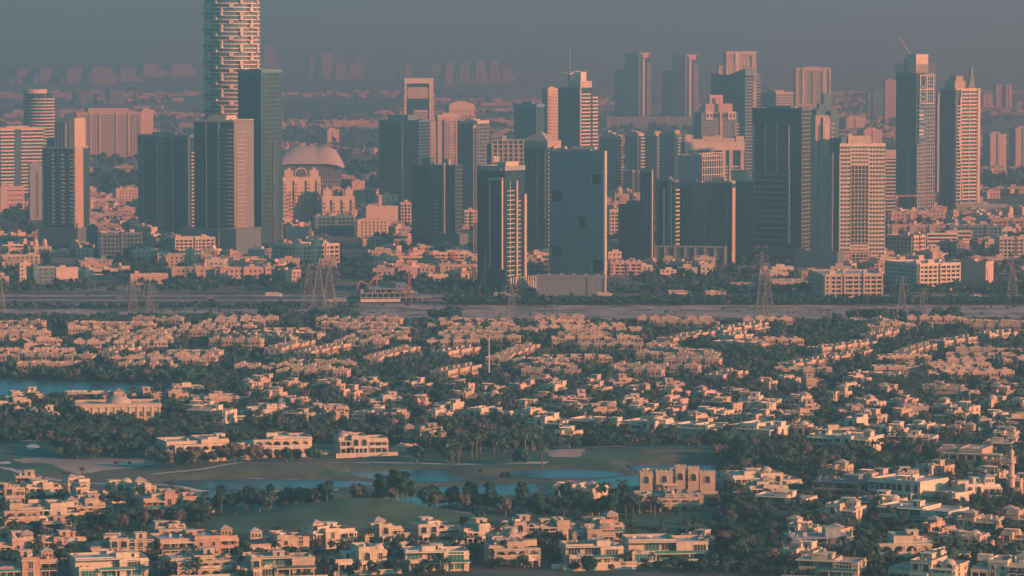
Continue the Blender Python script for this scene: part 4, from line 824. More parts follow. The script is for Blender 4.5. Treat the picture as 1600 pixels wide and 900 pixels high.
# ------------------------------------------------------------------ low and middle-height buildings
# (label, xl, xc, xr, ytop, ybase, turn, wall colour, style)
LOW = [
 ('grey parking block with vertical piers at the far left edge', -10, -4, 30, 372, 384, 20, 'sand', 'grid'),
 ('cream corner block of white-framed windows at the left edge, below dark trees', 28, 30, 48, 413, 445, 15, 'cream', 'win'),
 ('teal shaded wing beside the cream corner block', 48, 50, 86, 418, 445, 10, 'teal', 'win'),
 ('blank curved cream drum hall left of the sand strip', 86, 88, 122, 420, 442, 12, 'cream', 'blank'),
 ('long low cream block with flat roof behind the drum hall', 0, 2, 62, 400, 418, 8, 'sand', 'win'),
 ('low shed with long roofline right of the drum hall', 122, 124, 204, 422, 430, 6, 'cream', 'band'),
 ('teal-grey low industrial block behind the long roofline shed', 118, 122, 176, 408, 419, 10, 'teal', 'band'),
 ('pale warehouse with slanted sunlit roof edge above the left pylons', 202, 204, 262, 430, 445, 8, 'sand', 'blank'),
 ('cluster block with white water towers left of the dark ribbed tower', 150, 154, 222, 366, 400, 14, 'dgrey', 'grid'),
 ('sunlit six-storey block with framed windows below the dark front tower', 264, 272, 336, 373, 402, 16, 'cream', 'grid'),
 ('low terrace block with pink roof rooms left of the framed-window block', 202, 206, 254, 392, 405, 10, 'pink', 'win'),
 ('long three-storey townhouse block left of the gap, below framed-window block', 252, 256, 332, 400, 418, 6, 'sand', 'win'),
 ('long low orange-roofed block right of the framed-window block', 328, 332, 412, 406, 418, 5, 'sand', 'band'),
 ('pale two-storey terrace of many windows above the tree belt, left', 264, 266, 336, 420, 436, 5, 'sand', 'win'),
 ('pale two-storey terrace of many windows, second of the pair', 340, 342, 412, 420, 436, 5, 'pink', 'win'),
 ('small pink brick block with flat roof right of the terrace pair', 412, 414, 424, 418, 439, 10, 'pink', 'win'),
 ('brick-coloured block in the dark trees left of the tall pylons', 424, 444, 470, 424, 444, 40, 'tan', 'win'),
 ('tilted-roof pale block with glass left of the tall pylon group', 426, 462, 530, 385, 414, 40, 'cream', 'grid'),
 ('five-storey glazed office with white cornice below the beige twin towers', 487, 490, 553, 339, 369, 8, 'teal', 'grid'),
 ('blank dark box store below the taller beige twin', 442, 447, 487, 358, 382, 10, 'grey', 'blank'),
 ('cream five-storey apartment block right of the glazed office', 553, 555, 607, 345, 371, 10, 'cream', 'win'),
 ('large blank cream wall building left of the unfinished tower', 570, 572, 622, 324, 358, 10, 'cream', 'blank'),
 ('gridded wing at the right end of the blank cream wall building', 622, 625, 642, 318, 352, 25, 'sand', 'grid'),
 ('small white villa block on the rise behind the blank cream wall', 562, 566, 588, 298, 315, 25, 'cream', 'win'),
 ('pale hall with flat roof left of the white villa block', 545, 550, 570, 284, 300, 20, 'sand', 'blank'),
 ('pale stepped block with roof rooms above the gridded wing', 586, 590, 622, 306, 324, 18, 'cream', 'win'),
 ('red and white apartment row left of the portal tower', 664, 668, 736, 396, 413, 10, 'red', 'grid'),
 ('long beige two-storey row in front of the red and white row', 610, 614, 680, 417, 427, 5, 'sand', 'win'),
 ('long beige two-storey row just left of the portal tower foot', 684, 686, 746, 415, 434, 5, 'sand', 'win'),
 ('cream low block with white parapet behind the red tower crane', 586, 590, 660, 402, 416, 8, 'cream', 'band'),
 ('small red-roofed block right of the crane mast, mid distance', 650, 654, 678, 386, 398, 12, 'pink', 'win'),
 ('sunlit block of stacked white balconies between tower and portal tower', 722, 725, 746, 330, 358, 12, 'cream', 'grid'),
 ('cream shed with white step below long beige rows', 664, 668, 700, 431, 441, 12, 'cream', 'blank'),
 ('white banded office block between portal tower and pierced slab', 818, 822, 860, 397, 412, 8, 'cream', 'band'),
 ('low dark podium under the white banded office block', 818, 824, 858, 413, 436, 12, 'dgrey', 'grid'),
 ('white three-storey block just right of the pierced slab', 946, 949, 971, 395, 420, 15, 'cream', 'win'),
 ('row of gabled pink townhouses right of the pierced slab', 948, 951, 1003, 411, 430, 8, 'pink', 'grid'),
 ('pink curved-front apartment block behind the pierced slab edge', 948, 951, 992, 330, 372, 25, 'sand', 'grid'),
 ('small lit kiosk building before the shaded tower row', 1046, 1048, 1056, 411, 424, 12, 'white', 'blank'),
 ('filling station canopy with glowing underside in the dark trees', 983, 985, 1012, 451, 457, 5, 'white', 'canopy'),
 ('low white sheds with pink roofs in the trees, left one', 1042, 1046, 1078, 458, 465, 6, 'pink', 'blank'),
 ('low white sheds with pink roofs in the trees, right one', 1100, 1104, 1134, 459, 465, 6, 'pink', 'blank'),
 ('low pale canteen block left of the double pylon', 1140, 1144, 1182, 446, 456, 6, 'sand', 'band'),
 ('long pale wall shed right of the double pylon', 1200, 1204, 1266, 441, 452, 4, 'sand', 'blank'),
 ('sunlit five-storey apartment block with roof room beside the highway', 1264, 1286, 1379, 430, 466, 12, 'cream', 'grid'),
 ('sunlit white apartment block with staggered bays, right of its neighbour', 1383, 1434, 1500, 414, 456, 32, 'white', 'grid'),
 ('glass-fronted office with cream frame right of sunlit cream tower', 1383, 1425, 1445, 370, 404, 55, 'gd', 'grid'),
 ('white office with stepped balconies right of the glass-fronted office', 1445, 1448, 1496, 366, 389, 14, 'white', 'band'),
 ('cream banded block with a blank right wall, right side', 1474, 1477, 1518, 362, 386, 10, 'cream', 'band'),
 ('teal glass-walled block behind the cream banded block', 1478, 1482, 1565, 354, 383, 10, 'teal', 'grid'),
 ('pale concrete car park wall under the sail-top tower', 1491, 1494, 1574, 321, 337, 8, 'grey', 'blank'),
 ('white framed block at the right edge above the purple hoarding', 1555, 1560, 1612, 372, 404, 12, 'cream', 'grid'),
 ('dark red brick block at the right edge below the car park', 1540, 1546, 1612, 344, 362, 10, 'terra', 'grid'),
 ('purple-screened construction hall right of the staggered white block', 1484, 1540, 1552, 411, 448, 60, 'pink', 'blank'),
 ('pink arched-roof apartment row right of sunlit cream tower', 1385, 1388, 1450, 334, 350, 10, 'pink', 'win'),
 ('second pink arched-roof row left of the car park wall', 1440, 1444, 1476, 328, 345, 10, 'pink', 'win'),
 ('white villa row of roof boxes below the pink arched rows', 1384, 1388, 1476, 354, 366, 6, 'sand', 'win'),
 ('pale block right of the corner tower foot with roof stair boxes', 118, 122, 150, 362, 390, 20, 'grey', 'win'),
 ('grey apartment block at the foot of the dark front tower', 338, 340, 378, 364, 398, 8, 'dgrey', 'grid'),
 ('pale block with chimney rooms behind the corner tower, left', 176, 180, 216, 296, 318, 16, 'sand', 'win'),
 ('small grey depot right of the slab tower foot', 132, 140, 186, 312, 324, 14, 'sand', 'band'),
 ('white hospital-like block with bands left of the sand strip end', 0, 4, 36, 384, 400, 12, 'cream', 'band'),
 ('cream villa block with twin turrets below the corner tower', 48, 52, 80, 388, 400, 14, 'cream', 'win'),
 ('open shed in the trees with a pale roof, far left', -8, -4, 14, 434, 446, 10, 'tan', 'blank'),
 ('low pale building behind the dark trees right of the pylons', 1512, 1516, 1600, 405, 412, 6, 'sand', 'band'),
 ('low terraced block with a red roof left of the tall unfinished tower foot', 560, 565, 606, 374, 386, 8, 'sand', 'win'),
 ('grey stepped car showroom before the tall unfinished tower', 684, 688, 726, 372, 388, 8, 'teal', 'band'),
]
def lowrise(i, row):
    lab, xl, xc, xr, yt, yb, ar, k, st = row
    b = Bld('low_building', lab, xl, xc, xr, yt, yb, ar, k if st in ('win', 'blank', 'band') and k != 'gd' else 'gd' if st == 'grid' else None, None, 'building', None, 'wall' if st != 'grid' else 'glazing')
    rr = random.Random(i); H = b.H; nf = max(1, round(H / 3.4)); kk = 'cream' if k in ('gd', 'red') else k
    if st == 'grid':
        for f in 'RL': b.grid(f, 0, 1, 0, H, rr.choice([3.6, 4.2, 5]), 3.4, 1.0, 1.2, kk, .8, k2='pink' if k == 'red' else None)
        for q in range(max(2, int(b.L / 14))):
            f = q / max(2, int(b.L / 14)) + rr.uniform(0, .04); b.slab('R', f, min(1, f + rr.uniform(.06, .12)), 0, H + rr.uniform(0, 2), k if k != 'gd' else 'cream', 1.6, 'projecting_bay'); b.wins('R', f, min(1, f + .09), 1, H - .5, 1, nf, 1.6, 1.5, dep=1.7)
    elif st == 'win':
        for f in 'RL':
            n = max(1, int(b.fl(f) / 3.6)); b.wins(f, .03, .97, .3, H - .3, n, nf, 1.5, 1.6)
        for q in range(max(1, int(b.L / 16))):
            f = q / max(1, int(b.L / 16)) + rr.uniform(.02, .06); b.slab('R', f, min(1, f + .1), 0, H + rr.uniform(0, 1.5), k, 1.3, 'projecting_bay')
        b.slab('R', -.01, 1.01, H - .5, H, 'cream', .5, 'cornice')
    elif st == 'band':
        for z in range(nf): b.slab('R', .03, .97, z * H / nf + 1.0, z * H / nf + 2.4, 'win', .12, 'window_band'); b.slab('R', 0, 1, z * H / nf + 2.7, z * H / nf + 3.2, 'white', 1.0, 'ledge')
        b.wins('L', .1, .9, .5, H - .5, 3, nf, 1.8, 1.4)
    elif st == 'blank':
        b.slab('R', 0, 1, H - .8, H, 'cream', .35, 'cornice'); b.slab('R', .1, .16, 0, 3, 'win', .2, 'door'); b.wins('R', .3, .95, .5, 3.5, 4, 1, 1.8, 1.3)
    elif st == 'canopy':
        b.p('canopy_roof').box(0, 0, H - 1.6, b.L, b.W, H, 'white')
        for q in range(4): b.u('post').box(b.L * q / 3.2 + 1, 2, 0, b.L * q / 3.2 + 1.6, 2.6, H - 1.6, 'grey')
        b.p('shop').box(2, b.W - 5, 0, b.L - 2, b.W - 1, H - 1.8, 'cream')
    if st != 'canopy':
        b.roof(kk, 1.0, False); 
        n = max(1, int(b.L / 12)); W = b.W
        for q in range(n):
            x = (q + rr.uniform(.1, .5)) * b.L / n; w_ = rr.uniform(2.5, 6); h_ = rr.uniform(1.8, 3.6); y = rr.uniform(.1, .5) * W
            if st != 'blank' or q % 2 == 0: b.u('roof_room').box(x, y, H, min(b.L - .3, x + w_), min(W - .3, y + 4), H + h_, 'cream' if rr.random() < .6 else kk)
        um = b.p('rooftop_units', 'stuff')
        for q in range(int(b.L / 5)):
            x, y = rr.uniform(.5, b.L - 2), rr.uniform(.5, max(.6, W - 2)); z = rr.uniform(.8, 1.6); um.box(x, y, H, x + z * 1.4, y + z, H + z, rr.choice(['grey', 'white', 'steel']))
        if 'arched-roof' in lab:
            n = int(b.L / 12)
            for q in range(n):
                cx = (q + .5) * b.L / n; pts = [(cx + 4.5 * math.cos(t * math.pi / 8), H + 3.6 * math.sin(t * math.pi / 8)) for t in range(9)]; b.u('arched_gable').vprism(pts, -1, 6, 'pink')
        if 'gabled' in lab:
            n = 6
            for q in range(n):
                cx = (q + .5) * b.L / n; b.u('gable').vprism([(cx - 3.4, H), (cx + 3.4, H), (cx, H + 3)], -1, 8, 'pink')
        if 'turrets' in lab:
            for f in (.2, .7): b.u('turret').lathe(b.L * f, 4, [(2.2, H), (2.2, H + 5), (1.5, H + 7), (0, H + 8)], 10, 'cream')
    b.done()
for i, row in enumerate(LOW): lowrise(i, row)
# building site with open floors at the foot of the red crane
b = Bld('building_site', 'low unfinished building of open concrete decks around the red crane', 560, 563, 676, 448, 472, 4, None, 30, 'construction site')
rr = random.Random(9)
for z, f0, f1 in ((0, 0, 1), (3.2, 0, .8), (6.2, .12, .7), (9, .5, .66)):
    b.u('concrete_deck').box(b.L * f0, 2, z + 2.6, b.L * f1, b.W, z + 3.1, 'grey')
    for q in range(int((f1 - f0) * b.L / 4)):
        for y in (2.2, 10, 20): b.p('column', 'stuff').box(b.L * f0 + q * 4 + .3, y, z, b.L * f0 + q * 4 + .8, y + .5, z + 2.6, 'grey')
b.p('hoarding').box(0, -1, 0, b.L * .55, -.7, 2.2, 'white'); b.p('formwork', 'stuff')
for q in range(30): x, y = rr.uniform(0, b.L * .8), rr.uniform(3, 25); b.p('formwork').box(x, y, 6, x + rr.uniform(1, 3), y + 1, 6 + rr.uniform(.5, 3), 'pink')
b.done()
tower_crane('red lattice tower crane mast standing in the low unfinished building', 640, 470, 383, (-14, 10, .5), counter=.5)
tower_crane('tall pink hoist mast left of the portal tower', 742, 452, 200, (.8, 6, .2), k='pink', w_=2.0, counter=0, name='hoist_mast')
tower_crane('red flat-top crane right of the sunlit cream tower', 1400, 400, 310, (34, 6, .5), counter=.4)
tower_crane('small red crane beyond the dark ribbed tower foot', 228, 384, 347, (16, -6, .5), counter=.4)
tower_crane('thin faint crane in front of the hazy banded pair', 990, 340, 269, (-14, 4, .5), k='pink', counter=.4)
def boom_pump(label, px, py, pts):
    p = G(px, py); s = scale_at(p.y); o = thing('boom_pump', label, 'concrete pump', (p.x, p.y, 0)); m = MB()
    q = [((x - px) / s, 0, (py - y) / s) for x, y in pts]
    for a, c in zip(q, q[1:]): m.bar(a, c, .75, 'redst')
    m.build('folding_boom', o); t = MB(); t.box(-5, -1.3, .9, 4, 1.3, 2.2, 'redst'); t.box(4, -1.2, .8, 6.2, 1.2, 3.1, 'white'); t.build('truck_body', o)
    for x in (-4, -2.6, 4.8):
        w_ = MB(); w_.lathe(0, 0, [(0, -1.3), (.5, -1.3), (.5, 1.3), (0, 1.3)], 10, 'asphalt'); e = w_.build('wheel', o, loc=(x, 0, .5)); e.rotation_euler = (math.pi / 2, 0, 0)
boom_pump('red folding concrete pump boom left of the red tower crane', 556, 466, [(556, 466), (559, 447), (563, 439), (577, 445), (588, 430), (590, 449)])
boom_pump('red folding concrete pump boom behind the five-storey apartment block', 1352, 436, [(1352, 436), (1349, 427), (1361, 417), (1374, 434)])
boom_pump('thin red boom reaching up behind the concrete wall at right edge', 1594, 449, [(1594, 449), (1576, 410)])

# lattice pylons
def pylon(label, px, py, yt, base=9.0, arms=3, group=None):
    p = G(px, py); h = ztop(yt, p.y); o = thing('lattice_pylon', label, 'pylon', (p.x, p.y, 0), R((px * 7) % 20 - 10), group)
    def hw(z): return (base / 2) * (1 - z / h) ** 1.2 * .8 + .55 if z < h * .97 else .5
    n = 9; zs = [h * (1 - (1 - i / n) ** 1.25) for i in range(n + 1)]; zs[-1] = h
    for sx in (-1, 1):
        for sy in (-1, 1):
            l = MB()
            for a, c in zip(zs, zs[1:]): l.bar((sx * hw(a), sy * hw(a), a), (sx * hw(c), sy * hw(c), c), .32, 'steel')
            l.build('leg', o)
    m = MB()
    for a, c in zip(zs, zs[1:]):
        for (ux, uy) in (((-1, -1), (1, -1)), ((1, -1), (1, 1)), ((1, 1), (-1, 1)), ((-1, 1), (-1, -1))):
            m.bar((ux[0] * hw(a), ux[1] * hw(a), a), (uy[0] * hw(c), uy[1] * hw(c), c), .18, 'steel'); m.bar((uy[0] * hw(a), uy[1] * hw(a), a), (ux[0] * hw(c), ux[1] * hw(c), c), .18, 'steel'); m.bar((ux[0] * hw(c), ux[1] * hw(c), c), (uy[0] * hw(c), uy[1] * hw(c), c), .18, 'steel')
    m.build('lattice', o, kind='stuff')
    for j in range(arms):
        z = h * (.66 + .14 * j); r = base * (.62 - .08 * j)
        for sx in (-1, 1):
            a = MB(); a.bar((sx * hw(z), 0, z), (sx * r, 0, z + .4), .3, 'steel'); a.bar((sx * hw(z + 2), 0, z + 2), (sx * r, 0, z + .4), .25, 'steel'); a.bar((sx * r, 0, z + .4), (sx * r, 0, z - 1.6), .3, 'grey'); a.build('cross_arm', o)
pylon('left pylon of the close group of three beside the highway', 482, 484, 412, 12)
pylon('middle and nearest pylon of the close group of three beside the highway', 498, 492, 410, 13)
pylon('right pylon of the close group of three beside the highway', 515, 484, 412, 12)
pylon('left of two small pylons in front of the slanted-roof warehouse', 208, 486, 439, 7.5)
pylon('right of two small pylons in front of the slanted-roof warehouse', 234, 486, 442, 7)
pylon('pylon standing at the foot of the portal tower', 799, 498, 444, 8)
pylon('taller pylon of the overlapping pair right of centre', 1190, 500, 394, 9.5, 4)
pylon('shorter pylon half hidden in the overlapping pair right of centre', 1199, 490, 422, 9.5)
pylon('tall slim pylon before the staggered white apartment block', 1409, 500, 432, 7.5)
pylon('short slim pylon right of the tall slim one', 1441, 494, 452, 5.5)
pylon('pylon cut by the left edge of the picture', 1, 492, 430, 7)
pylon('pylon at the right edge behind dark trees', 1581, 470, 402, 9)

# little mosque with a minaret
p = G(972, 320); s = scale_at(p.y); o = thing('small_mosque', 'small pink mosque with one dome and a minaret, seen between dark towers', 'mosque', (p.x, p.y, 0))
m = MB(); m.box(-8, 0, 0, 8, 14, 12, 'cream'); m.box(-18, 2, 0, -10, 12, 8, 'cream'); m.box(16, 2, 0, 28, 12, 13, 'cream'); m.box(-3, -2, 0, 3, 0, 9, 'sand'); m.build('prayer_hall', o)
m = MB(); m.smooth = True; m.lathe(-3, 7, [(3.6, 12), (3.6, 14), (3.4, 16), (2.4, 18.2), (1, 19.4), (0, 20.4)], 14, 'dome'); m.build('dome', o)
m = MB(); m.lathe(-20, 4, [(1.3, 0), (1.2, 18), (1.9, 18.5), (1.9, 19.4), (1, 19.5), (.9, 25), (1.3, 25.4), (0, 31)], 10, 'cream'); m.build('minaret', o)
OCC.append((p.x, p.y + 7, 26))

# ------------------------------------------------------------------ terraces of the townhouse quarter
TR = random.Random(21)
def unit_mesh(i):
    rr = random.Random(100 + i); w_, d, h = 8.0, 11.0, rr.choice([5.8, 6.1, 6.4]); k = ['sand', 'tan', 'cream', 'pink', 'tan', 'sand'][i % 6]; m = MB()
    m.box(0, 0, 0, w_ * .56, d, h, k); dh = [0, .0, .5, 0, 1.0, 0][i]; m.box(w_ * .56, [1.2, .6][i % 2], 0, w_, d - .6, h - dh, k)
    m.box(w_ * .56, -.4, 0, w_, 1.3, 3.2, k); m.box(w_ * .60, -.46, .1, w_ - .5, -.3, 2.6, 'win')
    for (a, b0, c, e, hh) in ((0, 0, w_ * .56, d, h), (w_ * .56, [1.2, .6][i % 2], w_, d - .6, h - dh)):
        m.box(a - .05, b0 - .18, hh, c + .05, b0 + .2, hh + .7, 'cream'); m.box(a - .05, e - .2, hh, c + .05, e + .12, hh + .7, 'cream')
        if a == 0: m.box(a - .1, b0 + .2, hh, a + .15, e - .2, hh + .68, 'cream')
    if i % 3 != 1: x = rr.uniform(.6, 4.5); m.box(x, 5, h, x + 2.2, 8, h + 1.8, k); m.box(x - .15, 4.85, h + 1.8, x + 2.35, 8.15, h + 2.0, 'cream')
    for q in range(3): x, y = rr.uniform(.6, w_ - 1.6), rr.uniform(1.5, 9.5); m.box(x, y, h - .4, x + rr.uniform(.6, 1.2), y + .9, h + rr.uniform(.5, 1.1), rr.choice(['white', 'grey', 'cream']))
    m.lathe(w_ * .65, 8.5, [(.5, h - .4), (.5, h + .9), (0, h + 1.1)], 8, 'white')
    me = m.mesh('townhouse')
    g = MB()
    def wn(x, z, ww, hh, y=0.0):
        g.box(x - ww / 2, y - .05, z, x + ww / 2, y + .2, z + hh, 'win'); g.box(x - ww / 2 - .15, y - .22, z + hh, x + ww / 2 + .15, y + .1, z + hh + .2, 'cream'); g.box(x - ww / 2 - .1, y - .15, z - .15, x + ww / 2 + .1, y + .1, z, 'cream')
    wn(1.3, 3.7, 1.0, 1.4); wn(3.6, 3.7, 1.0, 1.4); wn(1.3, 1, 1.1, 1.6); wn(3.6, .2, 1.3, 2.3); wn(5.4, 3.7, 1.0, 1.4, [1.2, .6][i % 2]); wn(7.0, 3.7, 1.0, 1.4, [1.2, .6][i % 2])
    for y in (2.5, 6, 9.5):
        for z in (1.1, 3.7): g.box(-.05, y - .5, z, .1, y + .5, z + 1.5, 'win'); g.box(w_ - .1, y - .5 + .3, z, w_ + .05, y + .5 + .3, z + 1.4, 'win')
    return me, g.mesh('windows')
UN = [unit_mesh(i) for i in range(6)]
UNITS = []
TERR = []
def try_terrace(px, py, ar, n, kind, must=False):
    p = G(px, py); a = R(ar); ux, uy = math.cos(a), math.sin(a); cells = []
    for i in range(n):
        cx = p.x + (i * 8 + 4) * ux - 5.5 * uy; cy0 = p.y + (i * 8 + 4) * uy + 5.5 * ux; cells.append((cx, cy0))
    if not must:
        for (x, y) in cells:
            q = topix(x, y)
            if q[0] < -60 or q[0] > 1660 or q[1] > 603 or q[1] < 509: return False
            if in_lake(q[0], q[1] + 3) or (q[0] < 330 and q[1] > 588): return False
            for (a_, c_) in UNITS:
                if (x - a_) ** 2 + (y - c_) ** 2 < 25 ** 2: return False
    UNITS.extend(cells); TERR.append((px, py, ar, n, kind, p)); return True
for x0, y0, x1, y1, kk in ((1242, 588, 1376, 563, 0), (1424, 567, 1470, 553, 0), (1476, 551, 1540, 541, 0), (1546, 540, 1602, 532, 2), (1052, 548, 1125, 533, 0), (1130, 532, 1206, 519, 2), (592, 578, 664, 557, 3), (486, 567, 556, 553, 0), (440, 562, 500, 549, 1), (800, 572, 849, 554, 0), (1285, 563, 1376, 549, 0), (1370, 540, 1414, 530, 2), (700, 600, 760, 588, 5), (180, 566, 232, 556, 2), (1130, 606, 1175, 596, 3)):
    p0, p1 = G(x0, y0), G(x1, y1); ar = math.degrees(math.atan2(p1.y - p0.y, p1.x - p0.x)); n = max(2, int((p1 - p0).length / 8)); try_terrace(x0, y0, ar, n, kk, True)
yy = 513.0; 
while yy < 604:
    x = -60 + TR.uniform(0, 40)
    while x < 1640:
        zone = noise.noise(Vector((x * .004, yy * .02, 5)))
        ar = TR.choice([-28, -10, 0, 4, 62, -14]) if zone > .05 else TR.choice([0, -4, 3, -10, 8]); n = TR.choice([4, 5, 6, 7]) if ar < 40 else TR.choice([4, 5, 6]); wood = noise.noise(Vector((x * .006, yy * .035, 11)))
        if x < 200 and yy < 518: wood = 1
        if TR.random() < .16: wood = 1
        ok = wood < .10 and try_terrace(x, yy + TR.uniform(-2, 2), ar, n, TR.randrange(6))
        x += (n * 8 * math.cos(R(ar)) * scale_at(G(x, yy).y) + TR.uniform(6, 26)) if ok else 13
    yy += 3.6
ROWN = ['row nearest the sand strip', 'second row below the sand strip', 'third row below the sand strip', 'fourth row below the sand strip', 'fifth row below the sand strip', 'sixth row, just above the lake line', 'lowest row above the villas', 'lowest row above the villas']
CN = ['sandy', 'tan', 'cream', 'pinkish', 'brownish', 'sand-coloured']
rows = {}
for t_ in TERR:
    mid = G(0, 0); q = topix(t_[5].x + t_[3] * 4 * math.cos(R(t_[2])), t_[5].y + t_[3] * 4 * math.sin(R(t_[2]))); rows.setdefault(max(0, min(6, int((q[1] - 508) / 14))), []).append((q[0], t_))
for r_, lst in rows.items():
    lst.sort(key=lambda e: e[0])
    for i, (qx, (px, py, ar, n, kind, p)) in enumerate(lst):
        num_ = 0; look = 'receding' if ar > 30 else 'turned' if ar < -15 else 'straight'
        num = {2: 'two', 3: 'three', 4: 'four', 5: 'five', 6: 'six', 7: 'seven', 8: 'eight', 9: 'nine'}.get(n, 'many')
        o = thing('townhouse_terrace', f'{look} {CN[kind]} terrace of {num}, {ordn(i)} from left, {ROWN[r_]}', 'townhouse', (p.x, p.y, 0), R(ar), 'terraces of the townhouse quarter')
        rr = random.Random(int(px * 10))
        for j in range(n):
            me, wm = UN[(kind + (rr.random() < .25)) % 6]; st = rr.choice([0, 0, .5, -.4]) if ar < 40 else (j % 2) * .8
            u = inst('townhouse', me, o, (j * 8, st, rr.choice([0, 0, .4]))); inst('windows', wm, u, kind='stuff')
print('TERR', len(TERR), 'units', len(UNITS))

# ------------------------------------------------------------------ villas round the golf course
def win_mesh(kind, trim):
    m = MB()
    def fr(x0, z0, x1, z1, t=.14):
        m.box(x0 - t, -.16, z0 - t, x0, .05, z1 + t, trim); m.box(x1, -.16, z0 - t, x1 + t, .05, z1 + t, trim); m.box(x0, -.16, z1, x1, .05, z1 + t, trim); m.box(x0 - .1, -.26, z0 - t, x1 + .1, .05, z0, trim)
    if kind == 'small': m.box(-.6, -.05, 0, .6, .05, 1.6, 'win'); fr(-.6, 0, .6, 1.6)
    if kind == 'tall': m.box(-.75, -.05, 0, .75, .05, 2.5, 'win'); fr(-.75, 0, .75, 2.5); m.box(-.05, -.1, 0, .05, 0, 2.5, trim)
    if kind == 'wide': m.box(-2.2, -.05, 0, 2.2, .05, 2.3, 'win'); fr(-2.2, 0, 2.2, 2.3); [m.box(x - .06, -.12, 0, x + .06, 0, 2.3, trim) for x in (-1.1, 0, 1.1)]
    if kind == 'glass': m.box(-2.6, -.05, 0, 2.6, .05, 2.8, 'gg'); fr(-2.6, 0, 2.6, 2.8, .1); [m.box(x - .05, -.12, 0, x + .05, 0, 2.8, trim) for x in (-1.3, 0, 1.3)]
    if kind == 'arch':
        n = 8; pts = [(-1.1, 0), (1.1, 0)] + [(1.1 * math.cos(math.pi * i / n), 1.9 + 1.1 * math.sin(math.pi * i / n)) for i in range(n + 1)]
        m.vprism(pts, -.05, .05, 'win')
        for i in range(n):
            a0, a1 = math.pi * i / n, math.pi * (i + 1) / n; m.vprism([(1.1 * math.cos(a0), 1.9 + 1.1 * math.sin(a0)), (1.35 * math.cos(a0), 1.9 + 1.35 * math.sin(a0)), (1.35 * math.cos(a1), 1.9 + 1.35 * math.sin(a1)), (1.1 * math.cos(a1), 1.9 + 1.1 * math.sin(a1))], -.2, .05, trim)
        m.box(-1.35, -.2, 0, -1.1, .05, 1.9, trim); m.box(1.1, -.2, 0, 1.35, .05, 1.9, trim)
    return m.mesh('window')
WM = {}
def wmesh(kind, trim):
    if (kind, trim) not in WM: WM[kind, trim] = win_mesh(kind, trim)
    return WM[kind, trim]
VPX = []
def ledge(m, x0, y0, x1, y1, z, h, o_, k): m.box(x0 - o_, y0 - o_, z, x1 + o_, y1 + o_, z + h, k)
